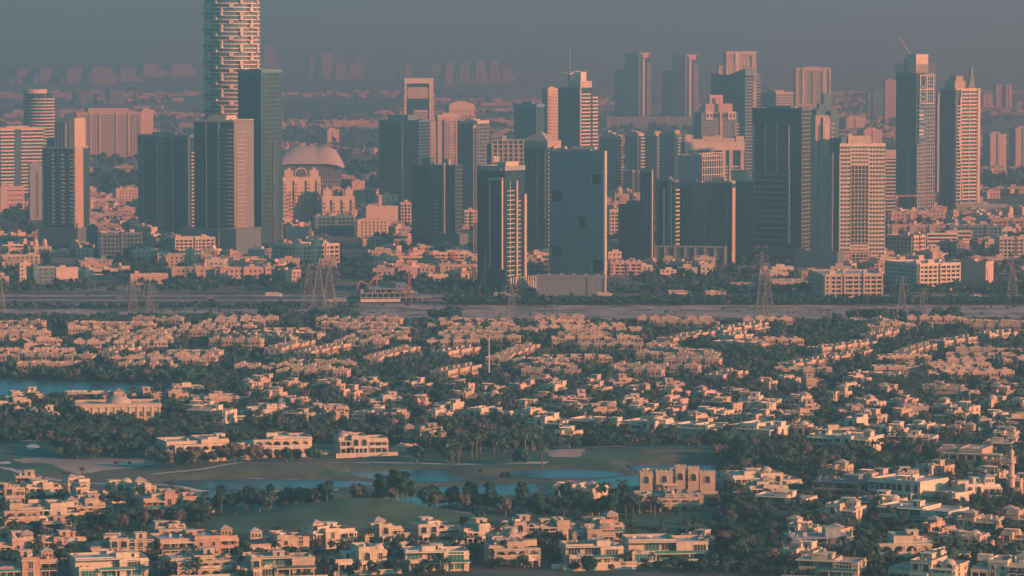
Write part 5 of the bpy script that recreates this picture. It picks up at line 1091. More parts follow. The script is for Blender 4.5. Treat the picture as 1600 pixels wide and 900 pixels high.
def villa(label, cx, yb, wpx, hpx, ar, style, k, seed, cat='villa', name='villa', group=None):
    rr = random.Random(seed * 13 + 5); p = G(cx, yb); s = scale_at(p.y); beta = math.degrees(math.atan2(cx - 800, F))
    W = wpx / s / max(.75, math.cos(R(ar))) * (.86 if abs(ar) > 18 else 1); D = min(20, max(11, W * .62)); H = max(5.6, hpx / s * .72)
    z0 = hz(p.x, p.y) - .1; o = thing(name, label, cat, (p.x, p.y, z0), R(ar - beta), group); VPX.append((cx, yb, wpx, hpx))
    a = R(ar - beta); OCC.append((p.x - math.sin(a) * D / 2, p.y + math.cos(a) * D / 2, math.hypot(W, D) / 2 + .5))
    trim = 'white' if k in ('white', 'cream') else 'cream'; x0, x1 = -W / 2, W / 2; f2 = H * .5 if H < 9.5 else H * .48
    wall = MB(); corn = MB(); par = MB(); deck = MB(); cw = W * rr.uniform(.28, .36); c0 = rr.uniform(-.12, .12) * W - cw / 2; c1 = c0 + cw
    lw_low = rr.random() < .35 and style != 'modern'; rw_low = rr.random() < .35 and not lw_low
    proud = 1.8 if style != 'arcade' else .6
    vols = [(x0, rr.uniform(0, 1.5), c0, D, f2 + .4 if lw_low else H - rr.choice([0, 0, .5])), (c0, -proud, c1, D - 1, H + rr.choice([.4, .9, 1.3])), (c1, rr.uniform(0, 1.5), x1, D, f2 + .4 if rw_low else H - rr.choice([0, 0, .5]))]
    if style == 'modern': vols = [(x0, 2.2, x1 * .2, D, H), (x1 * .2, 0, x1, D - 1, H - .6), (x0 + 1, 0, x0 + W * .3, 2.2, f2)]
    for (a0, b0, a1, b1, h) in vols:
        wall.box(a0, b0, -1, a1, b1, h, k)
        ledge(corn, a0, b0, a1, b1, h - .05, .3, .32, trim)
        if style != 'modern': corn.box(a0 + .05, b0 - .14, min(f2, h - 1) - .15, a1 - .05, b0 + .05, min(f2, h - 1) + .15, trim)
        t = .28; ph = rr.uniform(.7, 1.1); z = h + .25
        par.box(a0, b0, z, a1, b0 + t, z + ph, k); par.box(a0, b1 - t, z, a1, b1, z + ph, k); par.box(a0, b0 + t, z, a0 + t, b1 - t, z + ph, k); par.box(a1 - t, b0 + t, z, a1, b1 - t, z + ph, k)
        deck.box(a0 + t, b0 + t, z, a1 - t, b1 - t, z + .06, 'roof')
        # windows on the front and on both flanks, storey by storey
        span = a1 - a0; n = max(1, int(span / (3.3 if style != 'modern' else 5.6))); nst = 2 if h > f2 + 1.5 else 1
        for st in range(nst):
            zb = .9 if st == 0 else f2 + .9
            for i in range(n):
                if rr.random() < .1: continue
                x = a0 + span * (i + .5) / n; kd = 'small' if rr.random() < .4 else 'tall'
                if style in ('classic', 'dome', 'arcade') and (a0 == c0 or rr.random() < .3): kd = 'arch'
                if style == 'modern': kd = 'glass' if span / n > 5.8 and rr.random() < .5 else 'wide' if span / n > 4.8 else 'tall'
                if span / n < 2.8 and kd in ('arch', 'wide'): kd = 'small'
                inst('window', wmesh(kd, trim), o, (x, b0 - .02, zb))
            if rr.random() < .85:
                for i in range(2):
                    y = b0 + (b1 - b0) * (i + .6) / 2.3
                    if a0 == x0 and ar > 8: inst('window', wmesh('small', trim), o, (a0 - .02, y, zb), -math.pi / 2)
                    if a1 == x1 and ar < 20: inst('window', wmesh('small' if i else 'tall', trim), o, (a1 + .02, y, zb), math.pi / 2)
    wall.build('wall', o); corn.build('cornice', o); par.build('parapet', o); deck.build('roof_deck', o)
    # roof rooms, tanks and cooling units
    m = MB(); v = max(vols, key=lambda q: q[4]); rx = rr.uniform(x0 + 1, x1 - 6); hb_ = min(vols, key=lambda q: abs((q[0] + q[2]) / 2 - rx))[4] + .3; hr = rr.uniform(1.6, 2.4)
    m.box(rx, D * .45, hb_, rx + 4.2, D * .45 + 4.5, hb_ + hr, k); m.box(rx - .25, D * .45 - .25, hb_ + hr, rx + 4.45, D * .45 + 4.75, hb_ + hr + .3, trim); m.box(rx + 1.4, D * .45 - .06, hb_ + .3, rx + 2.4, D * .45, hb_ + 2, 'win'); m.build('roof_room', o)
    u = MB()
    for i in range(rr.randint(4, 9)):
        q = rr.choice(vols); x, y = rr.uniform(q[0] + .6, max(q[0] + .7, q[2] - 2)), rr.uniform(q[1] + 1, q[3] - 2.5); g_ = rr.uniform(.7, 1.4)
        if rr.random() < .3: u.lathe(x + .6, y + .6, [(.6, q[4] + .3), (.6, q[4] + 1.5), (0, q[4] + 1.8)], 8, 'white')
        else: u.box(x, y, q[4] + .3, x + g_ * 1.5, y + g_, q[4] + .3 + g_, rr.choice(['white', 'grey', 'steel']))
    u.build('rooftop_units', o, kind='stuff')
    if style in ('classic', 'dome'):                 # entrance portico on columns
        pz = f2 - .1; pw = min(cw * .9, 6.5); cx0 = (c0 + c1) / 2
        q = MB(); q.box(cx0 - pw / 2, -proud - 2.6, pz, cx0 + pw / 2, -proud, pz + .4, trim); q.box(cx0 - pw / 2, -proud - 2.6, pz + .4, cx0 + pw / 2, -proud - 2.4, pz + 1.2, trim); q.build('portico_roof', o)
        for i in range(4):
            q = MB(); x = cx0 - pw / 2 + .35 + i * (pw - .7) / 3; q.lathe(x, -proud - 2.2, [(.38, -.8), (.3, .3), (.26, pz - .3), (.4, pz)], 8, trim); q.build('column', o)
        q = MB(); q.box(cx0 - 1, -proud - .08, 0, cx0 + 1, -proud + .02, 2.6, 'bark'); q.build('door', o)
    if style in ('classic', 'dome', 'hip') and wpx > 40:   # covered balconies on the wings
        for vi in (0, 2):
            a0, b0, a1, b1, h = vols[vi]; bw = a1 - a0
            if bw < 3.4 or rr.random() < .25: continue
            dp = rr.uniform(1.8, 2.8); two = h > f2 + 1.5
            q = MB(); q.box(a0 + .2, b0 - dp, f2 - .3, a1 - .1, b0, f2, trim); 
            q.build('balcony_slab', o)
            if two: q = MB(); q.box(a0 - .1, b0 - dp - .2, h - .45, a1 + .05, b0, h - .06, trim); q.build('balcony_roof', o)
            q = MB(); q.box(a0 + .2, b0 - dp, f2, a1 - .1, b0 - dp + .12, f2 + .95, rr.choice([trim, k, 'char', 'gg']) if style != 'dome' else trim); q.build('balcony_rail', o)
            nc = max(2, int(bw / 2.6))
            for i in range(nc + 1):
                q = MB(); x = a0 + .3 + i * (bw - .9) / nc; q.box(x, b0 - dp + .02, -.8, x + .36, b0 - dp + .38, (h - .45) if two else f2 - .3, k); q.build('column', o)
            q = MB(); q.box(a0 + .5, b0 - .09, .2, a1 - .5, b0 - .03, 2.5, 'win')
            if two: q.box(a0 + .6, b0 - .09, f2 + .15, a1 - .6, b0 - .03, f2 + 2.4, 'win')
            q.build('glass_doors', o)
    if style == 'dome' or (style == 'classic' and rr.random() < .05):
        dx = rr.choice([(x0 + c0) / 2, (c0 + c1) / 2, (c1 + x1) / 2]); hv = min(vols, key=lambda q: abs((q[0] + q[2]) / 2 - dx))[4]; rd = rr.uniform(2.0, 2.8)
        q = MB(); q.lathe(dx, D * .35, [(rd * 1.1, hv), (rd * 1.1, hv + 1.3), (rd, hv + 1.35)], 14, k); q.build('dome_drum', o)
        q = MB(); q.smooth = True; q.lathe(dx, D * .35, [(rd * math.cos(i * math.pi / 16), hv + 1.3 + rd * .7 * math.sin(i * math.pi / 16)) for i in range(9)], 16, 'dome'); q.build('dome', o)
    if style == 'arcade':                            # ground and upper loggia: piers and arches in front of a recessed wall
        n = max(3, int(W * .8 / 3.6)); q = MB(); ww = W * .84; xa = -ww / 2
        for lv, (za, zt) in enumerate(((0, f2 - .3), (f2 + .1, H - .5))):
            bw = ww / n
            for i in range(n + 1): q.box(xa + i * bw - .3, -3.2, za - (.8 if lv == 0 else 0), xa + i * bw + .3, -2.6, zt, k)
            for i in range(n):
                xm = xa + (i + .5) * bw; r0 = bw / 2 - .3; zs = zt - r0 * .9 - .35
                for j in range(6):
                    a0, a1 = math.pi * j / 6, math.pi * (j + 1) / 6; q.vprism([(xm + r0 * math.cos(a0), zs + r0 * .9 * math.sin(a0)), (xm + r0 * math.cos(a0), zt), (xm + r0 * math.cos(a1), zt), (xm + r0 * math.cos(a1), zs + r0 * .9 * math.sin(a1))], -3.1, -2.7, k)
            q.box(xa - .5, -3.4, zt - .02, xa + ww + .5, .5, zt + .42, trim)
        q.build('arcade', o)
        q = MB(); q.box(xa, -3.15, f2 + .3, xa + ww, -3.0, f2 + 1.15, trim); q.build('balustrade', o)
    if style == 'modern':
        q = MB(); q.box(x0 + W * .3, -1.6, f2 - .2, x1 + .3, 2.4, f2 + .15, trim); q.box(x0 - .4, -.6, H + .3, x1 * .3, 3, H + .62, trim); q.build('canopy_slab', o)
        q = MB(); q.box(x0 + W * .31, -1.5, f2 + .15, x1 + .2, -1.42, f2 + 1.1, 'gg' if rr.random() < .6 else 'char'); q.build('balcony_rail', o)
        for i in range(4):
            q = MB(); x = x0 + W * .33 + i * (W * .64) / 3; q.box(x - .18, -1.4, -1, x + .18, -1.05, f2 - .2, trim); q.build('post', o)
    if style == 'hip' or (style == 'classic' and rr.random() < .3):
        tx = rr.choice([x0 + 3.2, x1 - 3.2, (c0 + c1) / 2]); hv = H + rr.uniform(2.2, 3.6); q = MB(); q.box(tx - 2.2, D * .3, H, tx + 2.2, D * .3 + 4.4, hv, k); q.build('tower_room', o)
        q = MB(); b_ = (tx - 2.7, D * .3 - .5, tx + 2.7, D * .3 + 4.9); ap = (tx, D * .3 + 2.2, hv + 1.5); cs = [(b_[0], b_[1], hv), (b_[2], b_[1], hv), (b_[2], b_[3], hv), (b_[0], b_[3], hv)]
        for i in range(4): q.poly([cs[i], cs[(i + 1) % 4], ap], 'rooft')
        q.poly(cs[::-1], trim); q.build('hip_roof', o)
        for i in range(3): inst('window', wmesh('small', trim), o, (tx - 1.3 + i * 1.3, D * .3 - .02, hv - 2.1)).scale = (.55, 1, .8)
    if rr.random() < .5:
        q = MB(); x = rr.uniform(x0 + 1, x1 - 6); q.box(x, D * .1, H + .35, x + 5, D * .1 + .25, H + 2.6, trim); q.box(x, D * .1 + 3, H + .35, x + 5, D * .1 + 3.25, H + 2.6, trim)
        for i in range(7): q.box(x + i * .8, D * .1 - .3, H + 2.6, x + i * .8 + .2, D * .1 + 3.5, H + 2.8, trim)
        q.build('roof_pergola', o, kind='stuff')
    if rr.random() < .7:                             # garden wall in front
        q = MB(); q.box(x0 - 3, -9.3, -1, x1 + 3, -9, 1.7, 'cream'); q.box(x0 - 3.05, -9.35, 1.7, x1 + 3.05, -8.95, 1.85, 'white'); q.build('garden_wall', o)
    return o

# rows: phrase -> (cx, ybase, width px, height px, turn, style, colour)
VROWS = {
 'in the bottom row': [(44, 903, 92, 32, 8, 'hip', 'terra'), (176, 904, 112, 40, 10, 'modern', 'white'), (318, 900, 100, 36, 12, 'arcade', 'tan'), (398, 903, 52, 34, 10, 'classic', 'sand'), (448, 902, 88, 40, 10, 'modern', 'sand'), (565, 893, 80, 40, 14, 'dome', 'cream'), (684, 893, 98, 40, 8, 'modern', 'white'), (806, 884, 82, 40, 10, 'arcade', 'tan'), (930, 886, 88, 42, 12, 'modern', 'cream'), (1045, 880, 122, 44, 10, 'modern', 'cream'), (1292, 903, 96, 26, -14, 'modern', 'sand'), (1440, 908, 120, 30, -20, 'dome', 'cream'), (1562, 906, 88, 36, -14, 'hip', 'white')],
 'in second row from bottom': [(28, 873, 60, 22, 8, 'hip', 'pink'), (95, 868, 56, 24, 12, 'classic', 'terra'), (192, 871, 98, 26, 8, 'classic', 'sand'), (312, 868, 122, 30, 14, 'hip', 'terra'), (438, 866, 92, 28, 14, 'hip', 'sand'), (524, 856, 74, 34, 28, 'hip', 'cream'), (600, 850, 66, 30, 24, 'classic', 'sand'), (668, 848, 88, 30, 16, 'classic', 'cream'), (752, 850, 60, 30, 20, 'classic', 'cream'), (812, 846, 60, 28, 16, 'dome', 'tan'), (876, 843, 62, 30, 14, 'dome', 'sand'), (944, 842, 70, 28, 20, 'hip', 'tan'), (1284, 872, 94, 38, 8, 'frame', 'grey'), (1412, 882, 92, 48, 10, 'arcade', 'cream'), (1508, 866, 84, 28, -16, 'dome', 'pink'), (1580, 862, 60, 22, -16, 'classic', 'sand')],
 'left, above the long fairway': [(32, 829, 60, 38, 8, 'arcade', 'tan'), (92, 824, 74, 36, 12, 'hip', 'cream'), (140, 815, 50, 26, 10, 'arcade', 'tan'), (270, 807, 90, 26, 14, 'hip', 'terra')],
 'behind the left fairway cluster': [(14, 792, 50, 22, 6, 'classic', 'sand'), (70, 786, 62, 22, 20, 'classic', 'cream'), (128, 783, 44, 22, 24, 'hip', 'cream'), (186, 784, 56, 24, 20, 'dome', 'cream'), (228, 788, 34, 18, 14, 'classic', 'cream')],
 'beside the middle ponds': [(880, 797, 102, 40, -26, 'classic', 'cream'), (1058, 775, 104, 40, 4, 'castle', 'sand'), (1046, 803, 106, 24, 4, 'arcade', 'tan'), (1200, 774, 108, 32, 18, 'dome', 'cream')],
 'in the right-hand white cluster': [(1218, 808, 96, 30, -20, 'modern', 'white'), (1310, 784, 88, 30, -24, 'frame', 'dgrey'), (1300, 824, 84, 26, -22, 'classic', 'cream'), (1370, 812, 76, 22, -20, 'dome', 'cream'), (1424, 792, 156, 42, -34, 'classic', 'white'), (1525, 792, 90, 38, 24, 'classic', 'white'), (1426, 828, 130, 36, -26, 'modern', 'white'), (1515, 836, 80, 30, -16, 'hip', 'tan'), (1590, 832, 60, 30, -14, 'hip', 'tan'), (1592, 780, 40, 28, -10, 'classic', 'cream')],
 'in row facing the golf course': [(325, 722, 126, 36, 16, 'arcade', 'cream'), (438, 716, 100, 36, 10, 'arcade', 'cream'), (568, 716, 76, 32, 10, 'classic', 'cream'), (664, 699, 66, 24, 8, 'hip', 'tan'), (850, 682, 66, 26, -30, 'classic', 'white'), (925, 684, 92, 28, -30, 'modern', 'white'), (1010, 688, 88, 28, -30, 'classic', 'white'), (1088, 692, 84, 26, -30, 'arcade', 'white'), (1172, 696, 96, 28, -30, 'arcade', 'white'), (1308, 713, 110, 30, -24, 'classic', 'white'), (1420, 706, 74, 22, -12, 'modern', 'white'), (1518, 740, 110, 42, -14, 'arcade', 'tan'), (1572, 716, 70, 26, -10, 'modern', 'cream')],
 'in row behind the domed hall': [(24, 646, 48, 26, 10, 'classic', 'cream'), (70, 668, 46, 22, 10, 'classic', 'cream'), (48, 632, 56, 20, 10, 'classic', 'cream'), (140, 633, 66, 20, 10, 'modern', 'cream'), (180, 637, 36, 18, 10, 'classic', 'sand'), (228, 634, 40, 20, 16, 'classic', 'tan'), (270, 633, 50, 18, 10, 'classic', 'tan'), (338, 640, 72, 20, 8, 'classic', 'sand'), (322, 668, 70, 26, -28, 'modern', 'white'), (394, 664, 52, 26, 14, 'classic', 'white')],
 'mid-distance, left of street mast': [(428, 658, 50, 26, 14, 'dome', 'cream'), (466, 642, 60, 24, 18, 'dome', 'sand'), (512, 656, 66, 20, 14, 'classic', 'sand'), (575, 664, 56, 24, -24, 'classic', 'white'), (620, 668, 40, 26, 14, 'classic', 'tan'), (604, 642, 50, 16, 10, 'classic', 'cream'), (700, 652, 56, 24, -28, 'classic', 'cream'), (752, 664, 70, 26, -28, 'classic', 'cream'), (812, 650, 66, 22, -28, 'classic', 'sand'), (720, 636, 52, 16, -20, 'classic', 'sand')],
 'mid-distance, right of street mast': [(884, 652, 56, 20, -26, 'classic', 'sand'), (944, 654, 60, 20, -26, 'classic', 'tan'), (1000, 660, 50, 20, -26, 'classic', 'cream'), (1052, 664, 50, 20, -26, 'classic', 'pink'), (1108, 668, 54, 20, -26, 'classic', 'cream'), (1170, 672, 60, 22, -24, 'classic', 'cream'), (1238, 676, 56, 22, -20, 'dome', 'sand'), (1250, 696, 54, 22, -16, 'dome', 'tan'), (1338, 682, 64, 22, -26, 'classic', 'white'), (1386, 694, 46, 22, -24, 'classic', 'white'), (1440, 690, 56, 18, -20, 'classic', 'white'), (1494, 694, 56, 20, -12, 'hip', 'pink'), (1560, 700, 50, 18, -12, 'classic', 'cream')],
 'just below the townhouses': [(390, 622, 44, 16, -28, 'classic', 'sand'), (448, 618, 50, 16, -28, 'classic', 'tan'), (506, 618, 44, 16, -28, 'classic', 'sand'), (572, 617, 48, 18, -28, 'classic', 'tan'), (640, 617, 50, 18, -28, 'classic', 'sand'), (706, 619, 48, 18, -28, 'classic', 'pink'), (756, 624, 44, 18, -28, 'classic', 'tan'), (812, 620, 46, 18, -28, 'classic', 'pink'), (862, 622, 44, 18, -28, 'classic', 'cream'), (920, 624, 50, 18, -28, 'classic', 'sand'), (986, 627, 50, 18, -28, 'classic', 'sand'), (1042, 630, 50, 18, -28, 'classic', 'tan'), (1100, 634, 48, 18, -28, 'classic', 'pink'), (1184, 644, 62, 22, -10, 'arcade', 'white'), (1246, 642, 48, 20, -28, 'classic', 'sand'), (1300, 632, 46, 18, -20, 'classic', 'cream'), (1346, 648, 52, 20, -28, 'classic', 'sand'), (1424, 656, 54, 26, 4, 'arcade', 'pink'), (1486, 656, 66, 28, -26, 'classic', 'cream'), (1470, 622, 60, 20, -10, 'arcade', 'sand'), (1550, 618, 50, 20, -10, 'arcade', 'sand'), (1590, 648, 44, 20, -20, 'classic', 'tan'), (1384, 628, 44, 18, -24, 'classic', 'tan')],
}
SW = {'hip': 'with a hip-roofed tower', 'modern': 'with wide glazing', 'arcade': 'with arched loggias', 'classic': 'with portico', 'dome': 'with a roof dome', 'frame': 'unfinished concrete frame', 'castle': 'with castle-like stepped towers'}
CW = {'terra': 'terracotta', 'white': 'white', 'tan': 'tan', 'sand': 'sandy', 'cream': 'cream', 'pink': 'pinkish', 'grey': 'grey', 'dgrey': 'dark grey'}
def concrete_frame(label, cx, yb, wpx, hpx, ar, k):
    p = G(cx, yb); s = scale_at(p.y); W = wpx / s; D = 16; H = hpx / s; o = thing('unfinished_villa', label, 'building site', (p.x, p.y, hz(p.x, p.y)), R(ar)); n = int(W / 4); f = H / 2.4
    for lv in range(2):
        m = MB(); m.box(-W / 2, 0, (lv + 1) * f - .35, W / 2, D, (lv + 1) * f, k); m.build('floor_slab', o)
        for i in range(n + 1):
            for y in (.2, D * .5, D - .6):
                m = MB(); x = -W / 2 + .1 + i * (W - .6) / n; m.box(x, y, lv * f, x + .4, y + .4, (lv + 1) * f - .35, k); m.build('column', o)
        m = MB(); m.box(-W * .3, D * .6, lv * f, W * .4, D * .65, (lv + 1) * f - .35, 'dgrey'); m.box(-W * .45, D * .3, lv * f, -W * .1, D * .34, (lv + 1) * f - .35, 'pink'); m.build('partition_wall', o, kind='stuff')
    m = MB(); m.box(W * .08, 2, 2 * f, W * .34, 8, 2.85 * f, k); m.box(W * .06, 1.8, 2.85 * f, W * .36, 8.2, 2.95 * f, 'grey'); m.build('stair_head', o)
    m = MB(); rr = random.Random(4)
    for i in range(14): x, y = rr.uniform(-W / 2, W / 2 - 2), rr.uniform(1, D - 2); m.box(x, y, 2 * f, x + rr.uniform(.3, 1.6), y + .5, 2 * f + rr.uniform(.4, 1.8), rr.choice(['grey', 'pink']))
    m.build('site_clutter', o, kind='stuff'); m = MB(); m.box(-W / 2, -.1, f, W / 2, .05, f + .9, 'terra'); m.build('edge_board', o)
    VPX.append((cx, yb, wpx, hpx)); OCC.append((p.x, p.y + 8, W / 2 + 5))
si = 0
for phrase, lst in VROWS.items():
    lst = sorted(lst, key=lambda e: e[0])
    for i, (cx, yb, wp, hp_, ar, st, k) in enumerate(lst):
        si += 1; lab = f'{CW[k]} villa {SW[st]}, {ordn(i)} from left {phrase}'
        if st == 'frame': concrete_frame(f'{CW[k]} concrete villa frame, {ordn(i)} from left {phrase}', cx, yb, wp, hp_, ar, k); continue
        if st == 'castle':
            o = villa(lab, cx, yb, wp, hp_ * .95, ar, 'classic', k, si); s = scale_at(G(cx, yb).y); W = wp / s
            for f0, f1, h_ in ((-.46, -.2, 7.8), (-.2, .06, 8.6), (.06, .26, 8.4), (.26, .46, 7.9)):
                q = MB(); q.box(W * f0, -1.6, -1, W * f1 - .05, 6, h_, k); q.box(W * f0, -1.9, h_, W * f1 - .05, 6.2, h_ + .4, 'cream'); q.build('curtain_wall', o); inst('window', wmesh('tall', 'cream'), o, (W * (f0 + f1) / 2, -1.63, 5.2)); inst('window', wmesh('arch', 'cream'), o, (W * (f0 + f1) / 2, -1.63, .6))
            for f, w_, h_ in ((-.47, 5, 10.8), (-.2, 7, 11.6), (.04, 4, 14), (.24, 4.5, 13.2), (.45, 6.5, 11)):
                q = MB(); x = W * f; q.box(x - w_ / 2, -2.6, -1, x + w_ / 2, 4, h_ * .8, k); q.box(x - w_ / 2 - .3, -2.9, h_ * .8, x + w_ / 2 + .3, 4.3, h_ * .8 + .4, 'cream')
                for j in range(4): q.box(x - w_ / 2 + j * w_ / 3.6, -2.8, h_ * .8 + .4, x - w_ / 2 + j * w_ / 3.6 + .7, -2.3, h_ * .8 + 1.3, k)
                q.build('corner_tower', o); inst('window', wmesh('arch', 'cream'), o, (x, -2.63, h_ * .42))
            continue
        villa(lab, cx, yb, wp, hp_, ar, st, k, si)

# smaller villas in the gaps between the listed ones
def gap_ok(cx, yb, wp, hp_):
    if in_lake(cx, yb + 2) or in_lake(cx - wp / 2, yb) or in_lake(cx + wp / 2, yb) or in_lake(cx, yb - 8): return False
    for (a, b_, w2, h2) in VPX:
        if abs(cx - a) < (wp + w2) / 2 - 2 and abs(yb - b_) < 10.5: return False
    p = G(cx, yb + 0); s = scale_at(p.y)
    for (a, b_, c) in OCC:
        if (p.x - a) ** 2 + (p.y + 7 - b_) ** 2 < (c * .8 + wp / s * .45) ** 2: return False
    return True
VPX += [(186, 655, 136, 40), (186, 664, 136, 40)]
FZ = [('small flat-roofed', 'in gaps below the townhouses', -10, 1620, 608, 640, 22, (30, 46), (14, 18)), ('small flat-roofed', 'among the mid-distance villas', 270, 1620, 642, 700, 28, (34, 56), (17, 22)),
      ('compact', 'between the right-hand white villas', 1170, 1610, 752, 812, 6, (46, 70), (22, 28)), ('compact', 'in the gaps near the bottom', 0, 1610, 838, 872, 7, (46, 66), (22, 28)), ('compact', 'between the left fairway villas', 0, 200, 772, 800, 2, (36, 54), (20, 24)), ('compact', 'in the bottom-right gardens', 1190, 1610, 816, 905, 4, (50, 74), (24, 30))]
for fi, (ad, ph, xa, xb, ya, yb_, n, ww, hh) in enumerate(FZ):
    rr = random.Random(fi + 40); got = []; tries = 0
    while len(got) < n and tries < 1500:
        tries += 1; cx, yb = rr.uniform(xa, xb), rr.uniform(ya, yb_); wp, hp_ = rr.uniform(*ww), rr.uniform(*hh)
        if ph.startswith('among') and cx < 860 and yb > 672: continue
        if ph.startswith('in the gaps near') and 330 < cx < 1180 and yb < 852: continue
        if ph.startswith('in the gaps near') and cx > 1110 and cx < 1240: continue
        if not gap_ok(cx, yb, wp, hp_): continue
        VPX.append((cx, yb, wp, hp_)); p = G(cx, yb); s = scale_at(p.y); OCC.append((p.x, p.y + 6, wp / s * .5)); got.append((cx, yb, wp, hp_, rr.choice([-28, -28, -20, 10, 14, -26]) if cx > 250 else rr.choice([8, 12, 20]), rr.choice(['classic', 'classic', 'classic', 'hip', 'modern', 'arcade']), rr.choice(['sand', 'tan', 'cream', 'pink', 'cream', 'sand', 'terra'])))
    for i, g_ in enumerate(sorted(got)):
        si += 1; villa(f'{ad} {CW[g_[6]]} villa, {ordn(i)} from left {ph}', *g_, si)
    print('fill', ph, len(got))
# long domed hall with eleven window bays
p = G(186, 664); s = scale_at(p.y); W = 130 / s; H = 28 / s
o = thing('domed_hall', 'long two-storey cream hall with window row and a low central dome, left', 'mansion', (p.x, p.y, 0), R(8)); OCC.append((p.x, p.y + 10, W / 2 + 4))
m = MB(); m.box(-W / 2, 0, 0, W / 2, 22, H, 'cream'); m.box(-W / 2, 22, 0, -W / 2 + 8, 26, H, 'cream'); m.build('wall', o)
m = MB(); m.box(-W / 2 - .6, -.6, H, W / 2 + .6, 22.6, H + .6, 'white'); m.box(-W / 2 - .3, -.3, H + .6, W / 2 + .3, .2, H + 1.8, 'cream'); m.box(-W / 2 - .3, 21.8, H + .6, W / 2 + .3, 22.3, H + 1.8, 'cream'); m.box(W / 2 - .2, .2, H + .6, W / 2 + .3, 21.8, H + 1.8, 'cream'); m.box(-W / 2 - .2, -.35, H * .36, W / 2 + .2, 0, H * .36 + .5, 'white'); m.build('cornice', o)
m = MB(); m.smooth = True; m.lathe(0, 10, [(6.4, H + .6), (6.4, H + 1.0), (6.0, H + 2.2), (5.0, H + 3.4), (3.4, H + 4.4), (1.7, H + 4.9), (0, H + 5.1)], 24, 'dome'); m.build('dome', o)
for i in range(12):
    m = MB(); x = -W / 2 + .5 + i * (W - 1) / 11; m.box(x - .4, -.45, 0, x + .4, .1, H, 'white'); m.build('pilaster', o)
for i in range(11): inst('window', wmesh('tall', 'white'), o, (-W / 2 + .5 + (i + .5) * (W - 1) / 11, -.04, H * .46))
for i in range(11): inst('window', wmesh('small', 'white'), o, (-W / 2 + .5 + (i + .5) * (W - 1) / 11, -.04, 1.1))
for i in range(4): inst('window', wmesh('tall', 'white'), o, (W / 2 + .02, 3 + i * 5, H * .46), math.pi / 2)

# mosque minaret at the right
p = G(1580, 783); o = thing('minaret', 'tall pale minaret with two galleries at the right edge', 'minaret', (p.x, p.y, 0)); h = ztop(697, p.y); OCC.append((p.x, p.y, 4))
m = MB(); m.lathe(0, 0, [(2.0, 0), (2.0, h * .12), (1.5, h * .14), (1.45, h * .42), (1.25, h * .47), (1.2, h * .68), (1.0, h * .72), (.9, h * .86)], 12, 'pink'); m.build('shaft', o)
for zz, r_ in ((.44, 2.1), (.70, 1.8)):
    m = MB(); m.lathe(0, 0, [(r_ * .6, h * zz - .9), (r_, h * zz), (r_, h * zz + 1.0), (r_ * .9, h * zz + 1.0), (r_ * .9, h * zz + .1), (.5, h * zz + .1)], 12, 'cream'); m.build('gallery', o)
m = MB(); m.lathe(0, 0, [(1.1, h * .86), (1.15, h * .88), (.7, h * .92), (.1, h * .96), (.08, h)], 12, 'cream'); m.build('finial_dome', o)
# street mast
p = G(764, 598); o = thing('street_mast', 'tall slim lighting mast with ring head standing among townhouses', 'lamp mast', (p.x, p.y, 0)); h = ztop(523, p.y)
m = MB(); m.lathe(0, 0, [(.45, 0), (.25, h)], 8, 'white'); m.build('pole', o)
m = MB(); m.lathe(0, 0, [(.3, h - 1), (1.4, h - .9), (1.4, h - .3), (.3, h - .2)], 10, 'steel'); m.build('lamp_ring', o)
# coach
p = G(856, 693); o = thing('coach', 'long white coach parked in front of the white villas', 'bus', (p.x, p.y, hz(p.x, p.y)), R(4))
m = MB(); m.box(-6, -1.25, .5, 6, 1.25, 3.2, 'white'); m.build('body', o); m = MB(); m.box(-5.7, -1.29, 1.6, 5.9, -1.2, 2.6, 'win'); m.build('window_band', o)
for x in (-4, 3.2, 4.4):
    w_ = MB(); w_.lathe(0, 0, [(0, -1.3), (.5, -1.3), (.5, 1.3), (0, 1.3)], 10, 'asphalt'); e = w_.build('wheel', o, loc=(x, 0, .5)); e.rotation_euler = (math.pi / 2, 0, 0)
# boundary walls
def gwall(label, pts, h=1.8):
    q = [G(x, y) for x, y in pts]; c = q[0]; o = thing('boundary_wall', label, 'wall', (c.x, c.y, 0)); m = MB(); t_ = MB()
    for a, b_ in zip(q, q[1:]):
        d = b_ - a; an = math.atan2(d.y, d.x); mid = (a + b_) / 2 - c; z = hz((a.x + b_.x) / 2, (a.y + b_.y) / 2); m.rbox(mid.x, mid.y, z - .6, d.length, .3, h + .6, an, 'cream'); t_.rbox(mid.x, mid.y, z + h, d.length, .5, .15, an, 'white')
    m.build('wall', o); t_.build('coping', o)
gwall('long sunlit boundary wall under the glazed villas at bottom centre', [(862, 890), (920, 888), (1000, 885), (1108, 881)])
gwall('white boundary wall at the edge of the fairway below the golf villas', [(480, 716), (560, 715), (635, 712)])
gwall('white boundary wall left of the domed hall', [(0, 672), (72, 671)])
def parasol(label, px, py):
    p = G(px, py); o = thing('garden_pavilion', label, 'pavilion', (p.x, p.y, hz(p.x, p.y))); m = MB(); m.lathe(0, 0, [(3, 2.5), (0, 4.4)], 4, 'cream'); m.build('tent_roof', o)
    for a in range(4):
        q = MB(); q.box(2.0 * math.cos(a * 1.5708 + .785) - .12, 2.0 * math.sin(a * 1.5708 + .785) - .12, 0, 2.0 * math.cos(a * 1.5708 + .785) + .12, 2.0 * math.sin(a * 1.5708 + .785) + .12, 2.6, 'white'); q.build('post', o)
parasol('white tent-roofed pavilion beside the glazed villa, bottom centre', 826, 886); parasol('small white pavilion in the dark trees beside the middle ponds', 931, 808); parasol('pale pyramid-roofed garden pavilion right of the wide modern villa', 1112, 880); parasol('small white pavilion by the palms left of the fairway edge', 626, 712)
print('villas', si)

